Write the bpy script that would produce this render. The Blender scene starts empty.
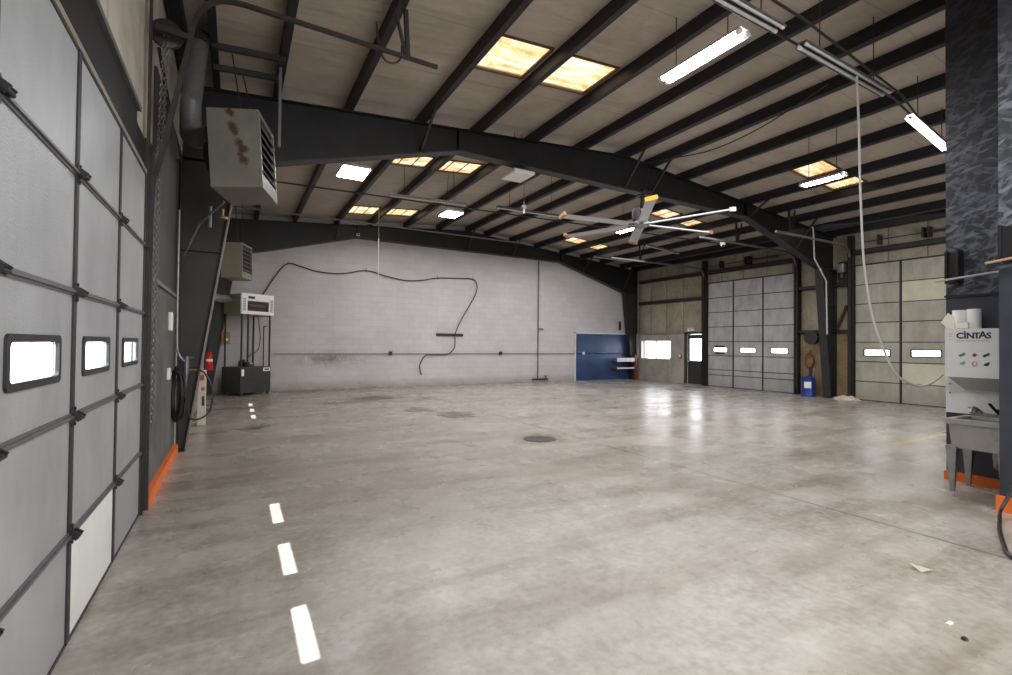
import bpy, bmesh, math, random
from mathutils import Vector, Matrix, Euler
random.seed(7)
PI = math.pi
scene = bpy.context.scene
COL = scene.collection

# ------------------------------------------------------------------ materials
MATS = {}
def _nt(name):
    m = bpy.data.materials.new(name); m.use_nodes = True
    nt = m.node_tree; nt.nodes.clear()
    out = nt.nodes.new('ShaderNodeOutputMaterial')
    return m, nt, out
def N(nt, t, **kw):
    n = nt.nodes.new(t)
    for k, v in kw.items():
        if k in n.inputs.keys() if hasattr(n.inputs, 'keys') else False:
            n.inputs[k].default_value = v
        else:
            setattr(n, k, v)
    return n
def L(nt, a, b): nt.links.new(a, b)
def rgba(c): return (c[0], c[1], c[2], 1)
def srgb(r, g, b):
    f = lambda v: (v/255/12.92) if v/255 <= .04045 else ((v/255+.055)/1.055)**2.4
    return (f(r), f(g), f(b))
def coords(nt, scale=(1, 1, 1), obj=True):
    tc = nt.nodes.new('ShaderNodeTexCoord'); mp = nt.nodes.new('ShaderNodeMapping')
    g = nt.nodes.new('ShaderNodeNewGeometry')
    L(nt, g.outputs['Position'] if not obj else tc.outputs['Object'], mp.inputs['Vector'])
    mp.inputs['Scale'].default_value = scale
    return mp.outputs['Vector']
def noise(nt, vec, scale, detail=4, rough=.6, dist=0):
    n = nt.nodes.new('ShaderNodeTexNoise'); L(nt, vec, n.inputs['Vector'])
    n.inputs['Scale'].default_value = scale; n.inputs['Detail'].default_value = detail
    n.inputs['Roughness'].default_value = rough; n.inputs['Distortion'].default_value = dist
    return n.outputs['Fac']
def ramp(nt, fac, stops):
    r = nt.nodes.new('ShaderNodeValToRGB'); L(nt, fac, r.inputs['Fac'])
    e = r.color_ramp.elements
    while len(e) < len(stops): e.new(.5)
    for i, (p, c) in enumerate(stops):
        e[i].position = p; e[i].color = rgba(c) if len(c) == 3 else c
    return r.outputs['Color']
def gray(v): return (v, v, v)
def mixc(nt, fac, a, b, mode='MIX'):
    m = nt.nodes.new('ShaderNodeMix'); m.data_type = 'RGBA'; m.blend_type = mode
    for sock, v in ((m.inputs[0], fac), (m.inputs[6], a), (m.inputs[7], b)):
        if isinstance(v, (int, float)): sock.default_value = v
        elif isinstance(v, tuple): sock.default_value = rgba(v)
        else: L(nt, v, sock)
    return m.outputs[2]
def math_(nt, op, a, b=None, clamp=False):
    m = nt.nodes.new('ShaderNodeMath'); m.operation = op; m.use_clamp = clamp
    for i, v in enumerate((a, b)):
        if v is None: continue
        if isinstance(v, (int, float)): m.inputs[i].default_value = v
        else: L(nt, v, m.inputs[i])
    return m.outputs[0]
def bump(nt, h, strength, dist=.01):
    b = nt.nodes.new('ShaderNodeBump'); L(nt, h, b.inputs['Height'])
    b.inputs['Strength'].default_value = strength; b.inputs['Distance'].default_value = dist
    return b.outputs['Normal']
def principled(nt, out, col, rough=.5, metal=0, nrm=None, spec=.5):
    p = nt.nodes.new('ShaderNodeBsdfPrincipled')
    for k, v in (('Base Color', col), ('Roughness', rough), ('Metallic', metal)):
        if isinstance(v, tuple): p.inputs[k].default_value = rgba(v)
        elif isinstance(v, (int, float)): p.inputs[k].default_value = v
        else: L(nt, v, p.inputs[k])
    p.inputs['Specular IOR Level'].default_value = spec
    if nrm is not None: L(nt, nrm, p.inputs['Normal'])
    L(nt, p.outputs[0], out.inputs['Surface'])
    return p
def simple(name, col, rough=.5, metal=0, var=.25, scale=6, spec=.5, bmp=0):
    """one base colour broken up by a soft noise"""
    m, nt, out = _nt(name)
    v = coords(nt, obj=False)
    f = noise(nt, v, scale, 5, .65)
    c = ramp(nt, f, [(.3, tuple(x*(1-var) for x in col)), (.7, tuple(min(1, x*(1+var)) for x in col))])
    nr = bump(nt, noise(nt, v, 60, 3), bmp, .003) if bmp else None
    principled(nt, out, c, rough, metal, nr, spec)
    MATS[name] = m; return m
def emit(name, col, strength):
    m, nt, out = _nt(name)
    e = nt.nodes.new('ShaderNodeEmission'); e.inputs['Color'].default_value = rgba(col)
    e.inputs['Strength'].default_value = strength
    L(nt, e.outputs[0], out.inputs['Surface']); MATS[name] = m; return m

def seps(nt):
    g = nt.nodes.new('ShaderNodeNewGeometry'); s = nt.nodes.new('ShaderNodeSeparateXYZ')
    L(nt, g.outputs['Position'], s.inputs[0]); return g.outputs['Position'], s.outputs

# ---- polished concrete floor
def mat_floor():
    m, nt, out = _nt('polished_concrete')
    pos, s = seps(nt)
    n1 = noise(nt, pos, .32, 4, .5, 0)
    n2 = noise(nt, pos, .95, 6, .55, .1)
    n3 = noise(nt, pos, 4.6, 5, .62)
    n4 = noise(nt, pos, 20, 2, .5)
    c = ramp(nt, n1, [(.30, srgb(146, 137, 126)), (.5, srgb(166, 159, 150)), (.70, srgb(182, 178, 171))])
    c = mixc(nt, .5, c, ramp(nt, n2, [(.24, srgb(106, 96, 86)), (.5, srgb(164, 157, 148)), (.76, srgb(200, 197, 191))]))
    c = mixc(nt, .42, c, ramp(nt, n3, [(.26, srgb(106, 98, 90)), (.5, srgb(164, 158, 150)), (.72, srgb(200, 197, 192))]))
    c = mixc(nt, .22, c, ramp(nt, n4, [(.28, srgb(92, 86, 80)), (.72, srgb(204, 200, 195))]))
    # browner toward the far left of the hall
    by = math_(nt, 'MULTIPLY', math_(nt, 'SUBTRACT', s[1], 3.0), .11, True)
    bx = math_(nt, 'SUBTRACT', 1.0, math_(nt, 'MULTIPLY', math_(nt, 'SUBTRACT', s[0], 2.0), .12), True)
    bx = math_(nt, 'MINIMUM', bx, 1.0)
    c = mixc(nt, math_(nt, 'MULTIPLY', math_(nt, 'MULTIPLY', by, bx), .8, True), c, mixc(nt, 1.0, c, (.76, .68, .61), 'MULTIPLY'))
    # swept dark streaks
    st = nt.nodes.new('ShaderNodeMapping'); L(nt, pos, st.inputs[0]); st.inputs['Rotation'].default_value = (0, 0, -.5); st.inputs['Scale'].default_value = (.5, 2.6, 1)
    sn = noise(nt, st.outputs[0], .9, 8, .6, .1)
    c = mixc(nt, math_(nt, 'MULTIPLY', math_(nt, 'SUBTRACT', sn, .47), 4.2, True), c, mixc(nt, 1.0, c, (.64, .59, .535), 'MULTIPLY'))
    # rust / oil stains standing on the slab: centre, radii, darkness, colour
    wob = nt.nodes.new('ShaderNodeTexNoise'); L(nt, pos, wob.inputs['Vector']); wob.inputs['Scale'].default_value = 3; wob.inputs['Detail'].default_value = 5
    wv = nt.nodes.new('ShaderNodeVectorMath'); wv.operation = 'SUBTRACT'; L(nt, wob.outputs['Color'], wv.inputs[0]); wv.inputs[1].default_value = (.5, .5, .5)
    for (cx, cy, rx, ry, k, colr) in [(4.25, 6.5, .55, .5, .55, (.35, .25, .18)), (4.1, 9.5, .5, .6, .8, (.25, .17, .12)), (3.6, 10.5, .45, .6, .75, (.3, .2, .13)),
                                 (3.3, 13.3, 1.0, .7, .95, (.12, .1, .09)), (4.6, 12.7, .4, .5, .7, (.2, .14, .1)), (2.4, 12.6, .9, .35, .6, (.2, .17, .15)),
                                 (.3, 9.6, .35, .25, .8, (.12, .1, .09)), (2.2, 15.9, 1.6, .35, .6, (.25, .21, .18)), (6.3, 2.0, .8, .45, .5, (.45, .4, .34)),
                                 (1.3, 5.0, 1.3, 2.2, .5, (.66, .61, .56)), (.3, 6.6, .5, .9, .35, (.62, .56, .5)), (3.7, 4.7, .9, .7, .45, (.62, .5, .4)), (5.1, 5.3, .6, .6, .35, (.6, .48, .38)), (.9, 8.3, .9, .5, .35, (.5, .42, .36))]:
        v = nt.nodes.new('ShaderNodeVectorMath'); v.operation = 'SUBTRACT'; L(nt, pos, v.inputs[0]); v.inputs[1].default_value = (cx, cy, 0)
        v1 = nt.nodes.new('ShaderNodeVectorMath'); v1.operation = 'ADD'; L(nt, v.outputs[0], v1.inputs[0]); L(nt, wv.outputs[0], v1.inputs[1])
        v2 = nt.nodes.new('ShaderNodeVectorMath'); v2.operation = 'DIVIDE'; L(nt, v1.outputs[0], v2.inputs[0]); v2.inputs[1].default_value = (rx, ry, 5)
        ln = nt.nodes.new('ShaderNodeVectorMath'); ln.operation = 'LENGTH'; L(nt, v2.outputs[0], ln.inputs[0])
        f = math_(nt, 'MULTIPLY', math_(nt, 'SUBTRACT', 1.0, ln.outputs['Value'], True), k*1.6, True)
        f = math_(nt, 'MINIMUM', f, k)
        c = mixc(nt, f, c, mixc(nt, 1.0, c, colr, 'MULTIPLY'))
    # control joint and hairline cracks
    def line(axis, val, w, extra=None, k=.55):
        nonlocal c
        d = math_(nt, 'ABSOLUTE', math_(nt, 'SUBTRACT', math_(nt, 'ADD', s[axis], math_(nt, 'MULTIPLY', math_(nt, 'SUBTRACT', n3, .5), .02)), val))
        f = math_(nt, 'LESS_THAN', d, w)
        c = mixc(nt, math_(nt, 'MULTIPLY', f, k), c, (.09, .075, .06))
    line(0, 4.86, .017, k=.6); line(0, 10.4, .010, k=.3); line(1, 7.9, .005, k=.3); line(1, 12.2, .006, k=.25)
    # worn yellow paint bay line by the sink
    d1 = math_(nt, 'LESS_THAN', math_(nt, 'ABSOLUTE', math_(nt, 'SUBTRACT', s[1], 3.7)), .06)
    d2 = math_(nt, 'GREATER_THAN', s[0], 9.0); d3 = math_(nt, 'GREATER_THAN', n2, .47)
    c = mixc(nt, math_(nt, 'MULTIPLY', math_(nt, 'MULTIPLY', d1, d2), math_(nt, 'MULTIPLY', d3, .55)), c, srgb(214, 190, 120))
    r = math_(nt, 'ADD', math_(nt, 'MULTIPLY', n2, .30), .12)
    nb = bump(nt, noise(nt, pos, 1.6, 2, .5), .06, .02)
    principled(nt, out, c, r, 0, nb, .5)
    MATS['floor'] = m
mat_floor()

def mat_block():
    m, nt, out = _nt('painted_block')
    pos, s = seps(nt)
    cx = nt.nodes.new('ShaderNodeCombineXYZ'); L(nt, s[0], cx.inputs[0]); L(nt, s[2], cx.inputs[1])
    b = nt.nodes.new('ShaderNodeTexBrick'); L(nt, cx.outputs[0], b.inputs['Vector'])
    b.inputs['Scale'].default_value = 1; b.inputs['Brick Width'].default_value = .42; b.inputs['Row Height'].default_value = .205
    b.inputs['Mortar Size'].default_value = .006; b.inputs['Mortar Smooth'].default_value = .6
    b.inputs['Color1'].default_value = rgba(srgb(186, 184, 187)); b.inputs['Color2'].default_value = rgba(srgb(178, 176, 180)); b.inputs['Mortar'].default_value = rgba(srgb(160, 157, 159))
    n = noise(nt, pos, .9, 6, .65, .5)
    c = mixc(nt, .35, b.outputs['Color'], ramp(nt, n, [(.3, srgb(162, 158, 157)), (.65, srgb(196, 195, 198))]))
    n2 = noise(nt, pos, 3.2, 7, .7, .6)
    low = math_(nt, 'SUBTRACT', 1.0, math_(nt, 'MULTIPLY', math_(nt, 'ABSOLUTE', math_(nt, 'SUBTRACT', s[2], .98)), 2.9), True)
    lx = math_(nt, 'SUBTRACT', 1.0, math_(nt, 'MULTIPLY', math_(nt, 'ABSOLUTE', math_(nt, 'SUBTRACT', s[0], 2.7)), .62), True)
    f = math_(nt, 'MULTIPLY', math_(nt, 'MULTIPLY', low, lx), math_(nt, 'MULTIPLY', math_(nt, 'SUBTRACT', n2, .33), 3.4, True))
    c = mixc(nt, math_(nt, 'MULTIPLY', f, 1.0, True), c, srgb(96, 82, 70))
    skirt = math_(nt, 'SUBTRACT', 1.0, math_(nt, 'MULTIPLY', s[2], 3.0), True)
    c = mixc(nt, math_(nt, 'MULTIPLY', skirt, math_(nt, 'MULTIPLY', n2, 1.1)), c, srgb(110, 98, 86))
    # warm smudge of heat beside the furnace
    hx = math_(nt, 'SUBTRACT', 1.0, math_(nt, 'MULTIPLY', math_(nt, 'ABSOLUTE', math_(nt, 'SUBTRACT', s[0], 1.1)), 1.4), True)
    c = mixc(nt, math_(nt, 'MULTIPLY', hx, math_(nt, 'MULTIPLY', n2, .5)), c, srgb(170, 150, 134))
    nb = bump(nt, math_(nt, 'ADD', math_(nt, 'MULTIPLY', b.outputs['Fac'], -1.0), math_(nt, 'MULTIPLY', n2, .3)), .5, .006)
    principled(nt, out, c, .6, 0, nb, .3); MATS['block'] = m
mat_block()

def mat_blue():
    m, nt, out = _nt('blue_painted_block')
    pos, s = seps(nt)
    cx = nt.nodes.new('ShaderNodeCombineXYZ'); L(nt, s[0], cx.inputs[0]); L(nt, s[2], cx.inputs[1])
    b = nt.nodes.new('ShaderNodeTexBrick'); L(nt, cx.outputs[0], b.inputs['Vector'])
    b.inputs['Scale'].default_value = 1; b.inputs['Brick Width'].default_value = .42; b.inputs['Row Height'].default_value = .205; b.inputs['Mortar Size'].default_value = .005
    b.inputs['Color1'].default_value = rgba(srgb(38, 60, 98)); b.inputs['Color2'].default_value = rgba(srgb(41, 64, 104)); b.inputs['Mortar'].default_value = rgba(srgb(30, 48, 80))
    n = noise(nt, pos, 1.4, 5, .6)
    c = mixc(nt, .4, b.outputs['Color'], ramp(nt, n, [(.35, srgb(32, 46, 74)), (.65, srgb(54, 86, 140))]))
    principled(nt, out, c, .38, 0, bump(nt, b.outputs['Fac'], -.3, .004), .5); MATS['blue'] = m
mat_blue()

def mat_insul(name, c0, c1, c2, seam_axis, seam_w, dirt=.5, bstr=.35, stain=None):
    """vinyl faced blanket insulation: seams, sagging wrinkles and grime"""
    m, nt, out = _nt(name)
    pos, s = seps(nt)
    n1 = noise(nt, pos, .8, 6, .65, .5); n2 = noise(nt, pos, 4.5, 7, .7, .4)
    c = ramp(nt, n1, [(.3, c0), (.52, c1), (.72, c2)])
    c = mixc(nt, dirt*.5, c, ramp(nt, n2, [(.3, tuple(x*.55 for x in c0)), (.55, c2)]))
    w = math_(nt, 'MULTIPLY', s[seam_axis], 1/seam_w)
    fr = math_(nt, 'ABSOLUTE', math_(nt, 'SUBTRACT', math_(nt, 'FRACT', math_(nt, 'ADD', w, math_(nt, 'MULTIPLY', math_(nt, 'SUBTRACT', n1, .5), .05))), .5))
    seam = math_(nt, 'LESS_THAN', fr, .018 if name == 'wall_insulation' else .008)
    c = mixc(nt, math_(nt, 'MULTIPLY', seam, .28 if name.startswith('roof') else .55), c, tuple(x*.3 for x in c0))
    if stain:
        sn = noise(nt, pos, 2.1, 6, .7, 1)
        c = mixc(nt, math_(nt, 'MULTIPLY', math_(nt, 'SUBTRACT', sn, .55), 3.5, True), c, stain)
    st = nt.nodes.new('ShaderNodeMapping'); L(nt, pos, st.inputs[0])
    st.inputs['Scale'].default_value = (.35, 2.2, .35) if seam_axis == 1 and name.startswith('roof') else (1, 1.6, .5)
    h = math_(nt, 'ADD', noise(nt, st.outputs[0], 1.6, 4, .55, .5), math_(nt, 'MULTIPLY', seam, -.35))
    if name == 'wall_insulation': h = math_(nt, 'ADD', h, math_(nt, 'MULTIPLY', math_(nt, 'POWER', math_(nt, 'MULTIPLY', fr, 2.0), .4), .9))
    principled(nt, out, c, .55, 0, bump(nt, h, bstr, .06), .35); MATS[name] = m
mat_insul('roof_insulation', srgb(158, 147, 135), srgb(178, 167, 155), srgb(192, 182, 171), 1, 1.22, .25, .6)
mat_insul('wall_insulation', srgb(118, 110, 94), srgb(152, 144, 126), srgb(172, 165, 148), 1, .88, .5, .5, srgb(92, 80, 62))
mat_insul('left_insulation', srgb(150, 140, 126), srgb(186, 178, 166), srgb(200, 194, 184), 1, 1.1, .5, .35)
mat_insul('plywood', srgb(104, 86, 64), srgb(138, 116, 88), srgb(158, 136, 106), 1, .55, .6, .15, srgb(92, 70, 48))
mat_insul('beige_painted', srgb(134, 129, 120), srgb(160, 155, 146), srgb(176, 172, 164), 1, 1.25, .4, .15, srgb(120, 108, 92))

def mat_door(name, c0, c1, rough=.42, dirt=.3, metal=.35, emb=.25, grid=150):
    m, nt, out = _nt(name)
    pos, s = seps(nt)
    n1 = noise(nt, pos, 1.1, 5, .6, .5)
    st = nt.nodes.new('ShaderNodeMapping'); L(nt, pos, st.inputs[0]); st.inputs['Scale'].default_value = (3, 3, 1.2)
    n2 = noise(nt, st.outputs[0], 1.2, 6, .65)
    c = ramp(nt, n1, [(.3, c0), (.7, c1)])
    c = mixc(nt, dirt, c, ramp(nt, n2, [(.33, tuple(x*.5 for x in c0)), (.6, c1)]))
    low = math_(nt, 'SUBTRACT', 1.0, math_(nt, 'MULTIPLY', s[2], 1.6), True)
    c = mixc(nt, math_(nt, 'MULTIPLY', low, math_(nt, 'MULTIPLY', n2, .7)), c, tuple(x*.6 for x in c0))
    h = noise(nt, pos, grid, 2, .5)
    principled(nt, out, c, rough, metal, bump(nt, h, emb, .004), .5); MATS[name] = m
mat_door('door_alu', srgb(156, 159, 164), srgb(184, 187, 191), .4, .18, .25, .45, 90)
mat_door('door_new_panel', srgb(224, 227, 222), srgb(240, 242, 238), .5, .2, 0, .1)
mat_door('door_grey', srgb(156, 157, 160), srgb(182, 183, 186), .5, .4, .1, .1)
mat_door('door_cream', srgb(150, 150, 136), srgb(176, 176, 162), .5, .35, 0, .1)
mat_door('door_cream_new', srgb(184, 184, 160), srgb(204, 204, 182), .5, .15, 0, .1)

def mat_osb():
    m, nt, out = _nt('black_painted_osb')
    pos, s = seps(nt)
    c = None; h = None
    for k, (ang, thr) in enumerate(((.35, .80), (-.45, .84), (1.2, .88))):
        rp = nt.nodes.new('ShaderNodeMapping'); L(nt, pos, rp.inputs[0]); rp.inputs['Rotation'].default_value = (ang, 0, 0); rp.inputs['Location'].default_value = (k*3.3, k*1.7, 0)
        mp = nt.nodes.new('ShaderNodeMapping'); L(nt, rp.outputs[0], mp.inputs[0]); mp.inputs['Scale'].default_value = (1, 8, 30)
        v = nt.nodes.new('ShaderNodeTexVoronoi'); L(nt, mp.outputs[0], v.inputs['Vector']); v.inputs['Scale'].default_value = 1
        sc = nt.nodes.new('ShaderNodeSeparateColor'); L(nt, v.outputs['Color'], sc.inputs[0])
        f = math_(nt, 'MULTIPLY', math_(nt, 'SUBTRACT', sc.outputs[0], thr-.2), 2.6, True)
        col = srgb(132, 138, 154) if k == 0 else srgb(112, 118, 134)
        base = srgb(42, 45, 53) if c is None else c
        c = mixc(nt, math_(nt, 'MULTIPLY', f, .62), base, col)
        hk = math_(nt, 'MULTIPLY', sc.outputs[1], .5)
        h = hk if h is None else math_(nt, 'ADD', h, hk)
    # flakes fade into a darker tone toward the roof
    top = math_(nt, 'MULTIPLY', math_(nt, 'SUBTRACT', s[2], 3.7), 1.0, True)
    c = mixc(nt, math_(nt, 'MULTIPLY', top, .75), c, srgb(38, 40, 47))
    principled(nt, out, c, .42, 0, bump(nt, h, .35, .006), .6); MATS['osb'] = m
mat_osb()

def mat_skylight():
    m, nt, out = _nt('translucent_fibreglass')
    pos, s = seps(nt)
    st = nt.nodes.new('ShaderNodeMapping'); L(nt, pos, st.inputs[0]); st.inputs['Scale'].default_value = (.8, 3.2, .5)
    n1 = noise(nt, st.outputs[0], 1.5, 5, .6, .6); n2 = noise(nt, pos, 14, 5, .7)
    c = ramp(nt, n1, [(.34, srgb(186, 124, 52)), (.46, srgb(232, 190, 118)), (.60, srgb(255, 242, 212))])
    c = mixc(nt, .3, c, ramp(nt, n2, [(.35, srgb(186, 128, 62)), (.6, srgb(255, 244, 220))]))
    cor = math_(nt, 'SINE', math_(nt, 'MULTIPLY', s[1], 42.0))
    c = mixc(nt, math_(nt, 'MULTIPLY', math_(nt, 'MULTIPLY', cor, .16), 1.0, True), c, srgb(190, 140, 80)); c = mixc(nt, 1.0, c, (.25, .24, .22), 'MULTIPLY')
    t = nt.nodes.new('ShaderNodeBsdfTranslucent'); L(nt, c, t.inputs['Color'])
    d = nt.nodes.new('ShaderNodeBsdfDiffuse'); L(nt, c, d.inputs['Color'])
    e = nt.nodes.new('ShaderNodeMixShader'); e.inputs[0].default_value = .35
    L(nt, t.outputs[0], e.inputs[1]); L(nt, d.outputs[0], e.inputs[2]); L(nt, e.outputs[0], out.inputs['Surface'])
    MATS['skylight'] = m
mat_skylight()

def mat_glass():
    m, nt, out = _nt('window_glass')
    t = nt.nodes.new('ShaderNodeBsdfTransparent'); g = nt.nodes.new('ShaderNodeBsdfGlossy'); g.inputs['Roughness'].default_value = .05
    n = noise(nt, coords(nt, obj=False), 5, 3)
    t_c = ramp(nt, n, [(0, gray(.9)), (1, gray(.97))]); L(nt, t_c, t.inputs['Color'])
    x = nt.nodes.new('ShaderNodeMixShader'); x.inputs[0].default_value = .06
    L(nt, t.outputs[0], x.inputs[1]); L(nt, g.outputs[0], x.inputs[2]); L(nt, x.outputs[0], out.inputs['Surface']); MATS['glass'] = m
mat_glass()

def mat_rusty(name, base, rust, lo=.58, rough=.5, metal=.2, scale=3.5):
    m, nt, out = _nt(name)
    pos, s = seps(nt)
    n = noise(nt, pos, scale, 6, .7, .5)
    f = math_(nt, 'MULTIPLY', math_(nt, 'SUBTRACT', n, lo), 7.0, True)
    c = mixc(nt, f, base, rust)
    c = mixc(nt, .25, c, ramp(nt, noise(nt, pos, 14, 5), [(.3, tuple(x*.6 for x in base)), (.7, base)]))
    principled(nt, out, c, rough, metal, None, .5); MATS[name] = m
def mat_heater():
    m, nt, out = _nt('heater_paint')
    tc = nt.nodes.new('ShaderNodeTexCoord'); pos = tc.outputs['Object']
    n = noise(nt, pos, 9, 6, .7, .3); n2 = noise(nt, pos, 2.0, 5, .6)
    c = ramp(nt, n2, [(.3, srgb(98, 98, 90)), (.7, srgb(122, 122, 112))])
    Mx = Matrix.Rotation(-.276, 4, 'Z') @ Matrix.Rotation(-.069, 4, 'Y')
    wn = nt.nodes.new('ShaderNodeTexNoise'); L(nt, pos, wn.inputs['Vector']); wn.inputs['Scale'].default_value = 14; wn.inputs['Detail'].default_value = 4
    wv = nt.nodes.new('ShaderNodeVectorMath'); wv.operation = 'SUBTRACT'; L(nt, wn.outputs['Color'], wv.inputs[0]); wv.inputs[1].default_value = (.5, .5, .5)
    ws = nt.nodes.new('ShaderNodeVectorMath'); ws.operation = 'SCALE'; L(nt, wv.outputs[0], ws.inputs[0]); ws.inputs['Scale'].default_value = .09
    for x, z, r in ((-.27, .77, .05), (-.26, .62, .055), (-.245, .56, .05), (-.21, .46, .055), (-.175, .40, .06), (-.19, .33, .045), (-.17, .28, .05)):
        p = Mx @ Vector((x, 0, z))
        v = nt.nodes.new('ShaderNodeVectorMath'); v.operation = 'SUBTRACT'; L(nt, pos, v.inputs[0]); v.inputs[1].default_value = p
        v1 = nt.nodes.new('ShaderNodeVectorMath'); v1.operation = 'ADD'; L(nt, v.outputs[0], v1.inputs[0]); L(nt, ws.outputs[0], v1.inputs[1])
        ln = nt.nodes.new('ShaderNodeVectorMath'); ln.operation = 'LENGTH'; L(nt, v1.outputs[0], ln.inputs[0])
        f = math_(nt, 'MULTIPLY', math_(nt, 'SUBTRACT', 1.0, math_(nt, 'MULTIPLY', ln.outputs['Value'], 1/r), True), 1.8, True)
        c = mixc(nt, f, c, srgb(66, 48, 36))
    principled(nt, out, c, .45, .1); MATS['heater_paint'] = m
mat_heater()
mat_rusty('heater_paint_tan', srgb(128, 121, 105), srgb(84, 64, 46), .66, .45, .1)
mat_rusty('wood_dark', srgb(70, 50, 36), srgb(40, 28, 20), .5, .7, 0)
mat_rusty('rust_frame', srgb(96, 66, 44), srgb(60, 38, 24), .5, .6, .2)
mat_rusty('stained_steel', srgb(168, 168, 166), srgb(132, 127, 121), .58, .32, .7, 6)
simple('steel_black', srgb(29, 29, 32), .45, .3, .25, 3)
simple('purlin_black', srgb(38, 38, 44), .48, .3, .2, 3)
simple('column_black', srgb(46, 45, 44), .5, .2, .25, 2)
simple('flange_edge', srgb(120, 118, 114), .5, .3, .2)
simple('steel_dark', srgb(52, 51, 52), .5, .4, .25, 8)
simple('steel_grey', srgb(112, 113, 116), .45, .5, .2, 8)
simple('galvanized', srgb(150, 152, 156), .38, .6, .2, 10)
simple('white_metal', srgb(214, 214, 214), .45, 0, .06)
simple('white_paint', srgb(226, 226, 226), .5, 0, .06)
simple('white_plastic', srgb(236, 236, 234), .4, 0, .04)
simple('offwhite', srgb(188, 183, 172), .5, 0, .1)
simple('black_plastic', srgb(28, 28, 30), .45, 0, .2)
simple('black_rubber', srgb(22, 22, 24), .4, 0, .2)
simple('navy_paint', srgb(47, 51, 62), .45, 0, .2, 4, .6, .2)
simple('wainscot_grey', srgb(88, 87, 85), .6, 0, .5, 2.2)
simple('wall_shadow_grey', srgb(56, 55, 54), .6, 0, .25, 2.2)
simple('orange_paint', srgb(226, 112, 44), .5, 0, .15)
simple('tank_dark', srgb(58, 58, 58), .42, .3, .2, 3)
simple('red_paint', srgb(186, 28, 34), .35, 0, .1)
simple('drum_blue', srgb(28, 62, 146), .35, 0, .12)
simple('yellow_paint', srgb(232, 178, 40), .45, 0, .1)
simple('brown_cap', srgb(168, 124, 84), .6, 0, .15)
simple('blade_alu', srgb(196, 198, 202), .4, .1, .06)
simple('rag_cloth', srgb(196, 188, 172), .85, 0, .3, 9)
simple('paper', srgb(232, 228, 216), .8, 0, .05)
simple('copper_rod', srgb(196, 160, 132), .4, .5, .15)
simple('brass', srgb(128, 104, 62), .35, .8, .15)
simple('chain_steel', srgb(120, 116, 110), .4, .6, .3, 30)
simple('cable_grey', srgb(172, 174, 174), .5, 0, .08)
simple('cable_black', srgb(40, 38, 38), .5, 0, .15)
simple('trim_white', srgb(198, 200, 204), .5, 0, .1)
simple('logo_navy', srgb(34, 38, 66), .5, 0, .02)
simple('icon_green', srgb(62, 130, 96), .5, 0, .05)
simple('icon_red', srgb(150, 62, 72), .5, 0, .05)
simple('icon_navy', srgb(56, 60, 100), .5, 0, .05)
simple('icon_teal', srgb(112, 156, 152), .5, 0, .05)
simple('icon_orange', srgb(176, 150, 110), .5, 0, .05)
simple('icon_black', srgb(40, 42, 52), .5, 0, .05)
simple('text_grey', srgb(150, 152, 160), .5, 0, .03)
simple('sign_white', srgb(216, 218, 220), .42, 0, .04)
simple('wood_shelf', srgb(120, 60, 36), .6, 0, .2, 8)
simple('shelf_white', srgb(205, 205, 210), .5, 0, .08)
simple('ebox_tan', srgb(150, 112, 66), .55, 0, .2, 10)
simple('outside_concrete', srgb(200, 198, 192), .8, 0, .05)
simple('drain_iron', srgb(70, 66, 64), .5, .5, .3, 20)
simple('burner_orange', srgb(104, 70, 50), .5, .3, .3, 20)
emit('tube_lit', (1.0, .985, .95), 22)
emit('panel_lit', (.96, .98, 1.0), 18)
simple('text_pale', srgb(178, 180, 184), .5, 0, .03)
simple('ebox_dull', srgb(140, 132, 120), .5, 0, .15)
simple('underside_shade_grey', srgb(176, 178, 180), .5, 0, .05)
simple('tube_off', srgb(190, 192, 194), .4, 0, .05)

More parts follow.
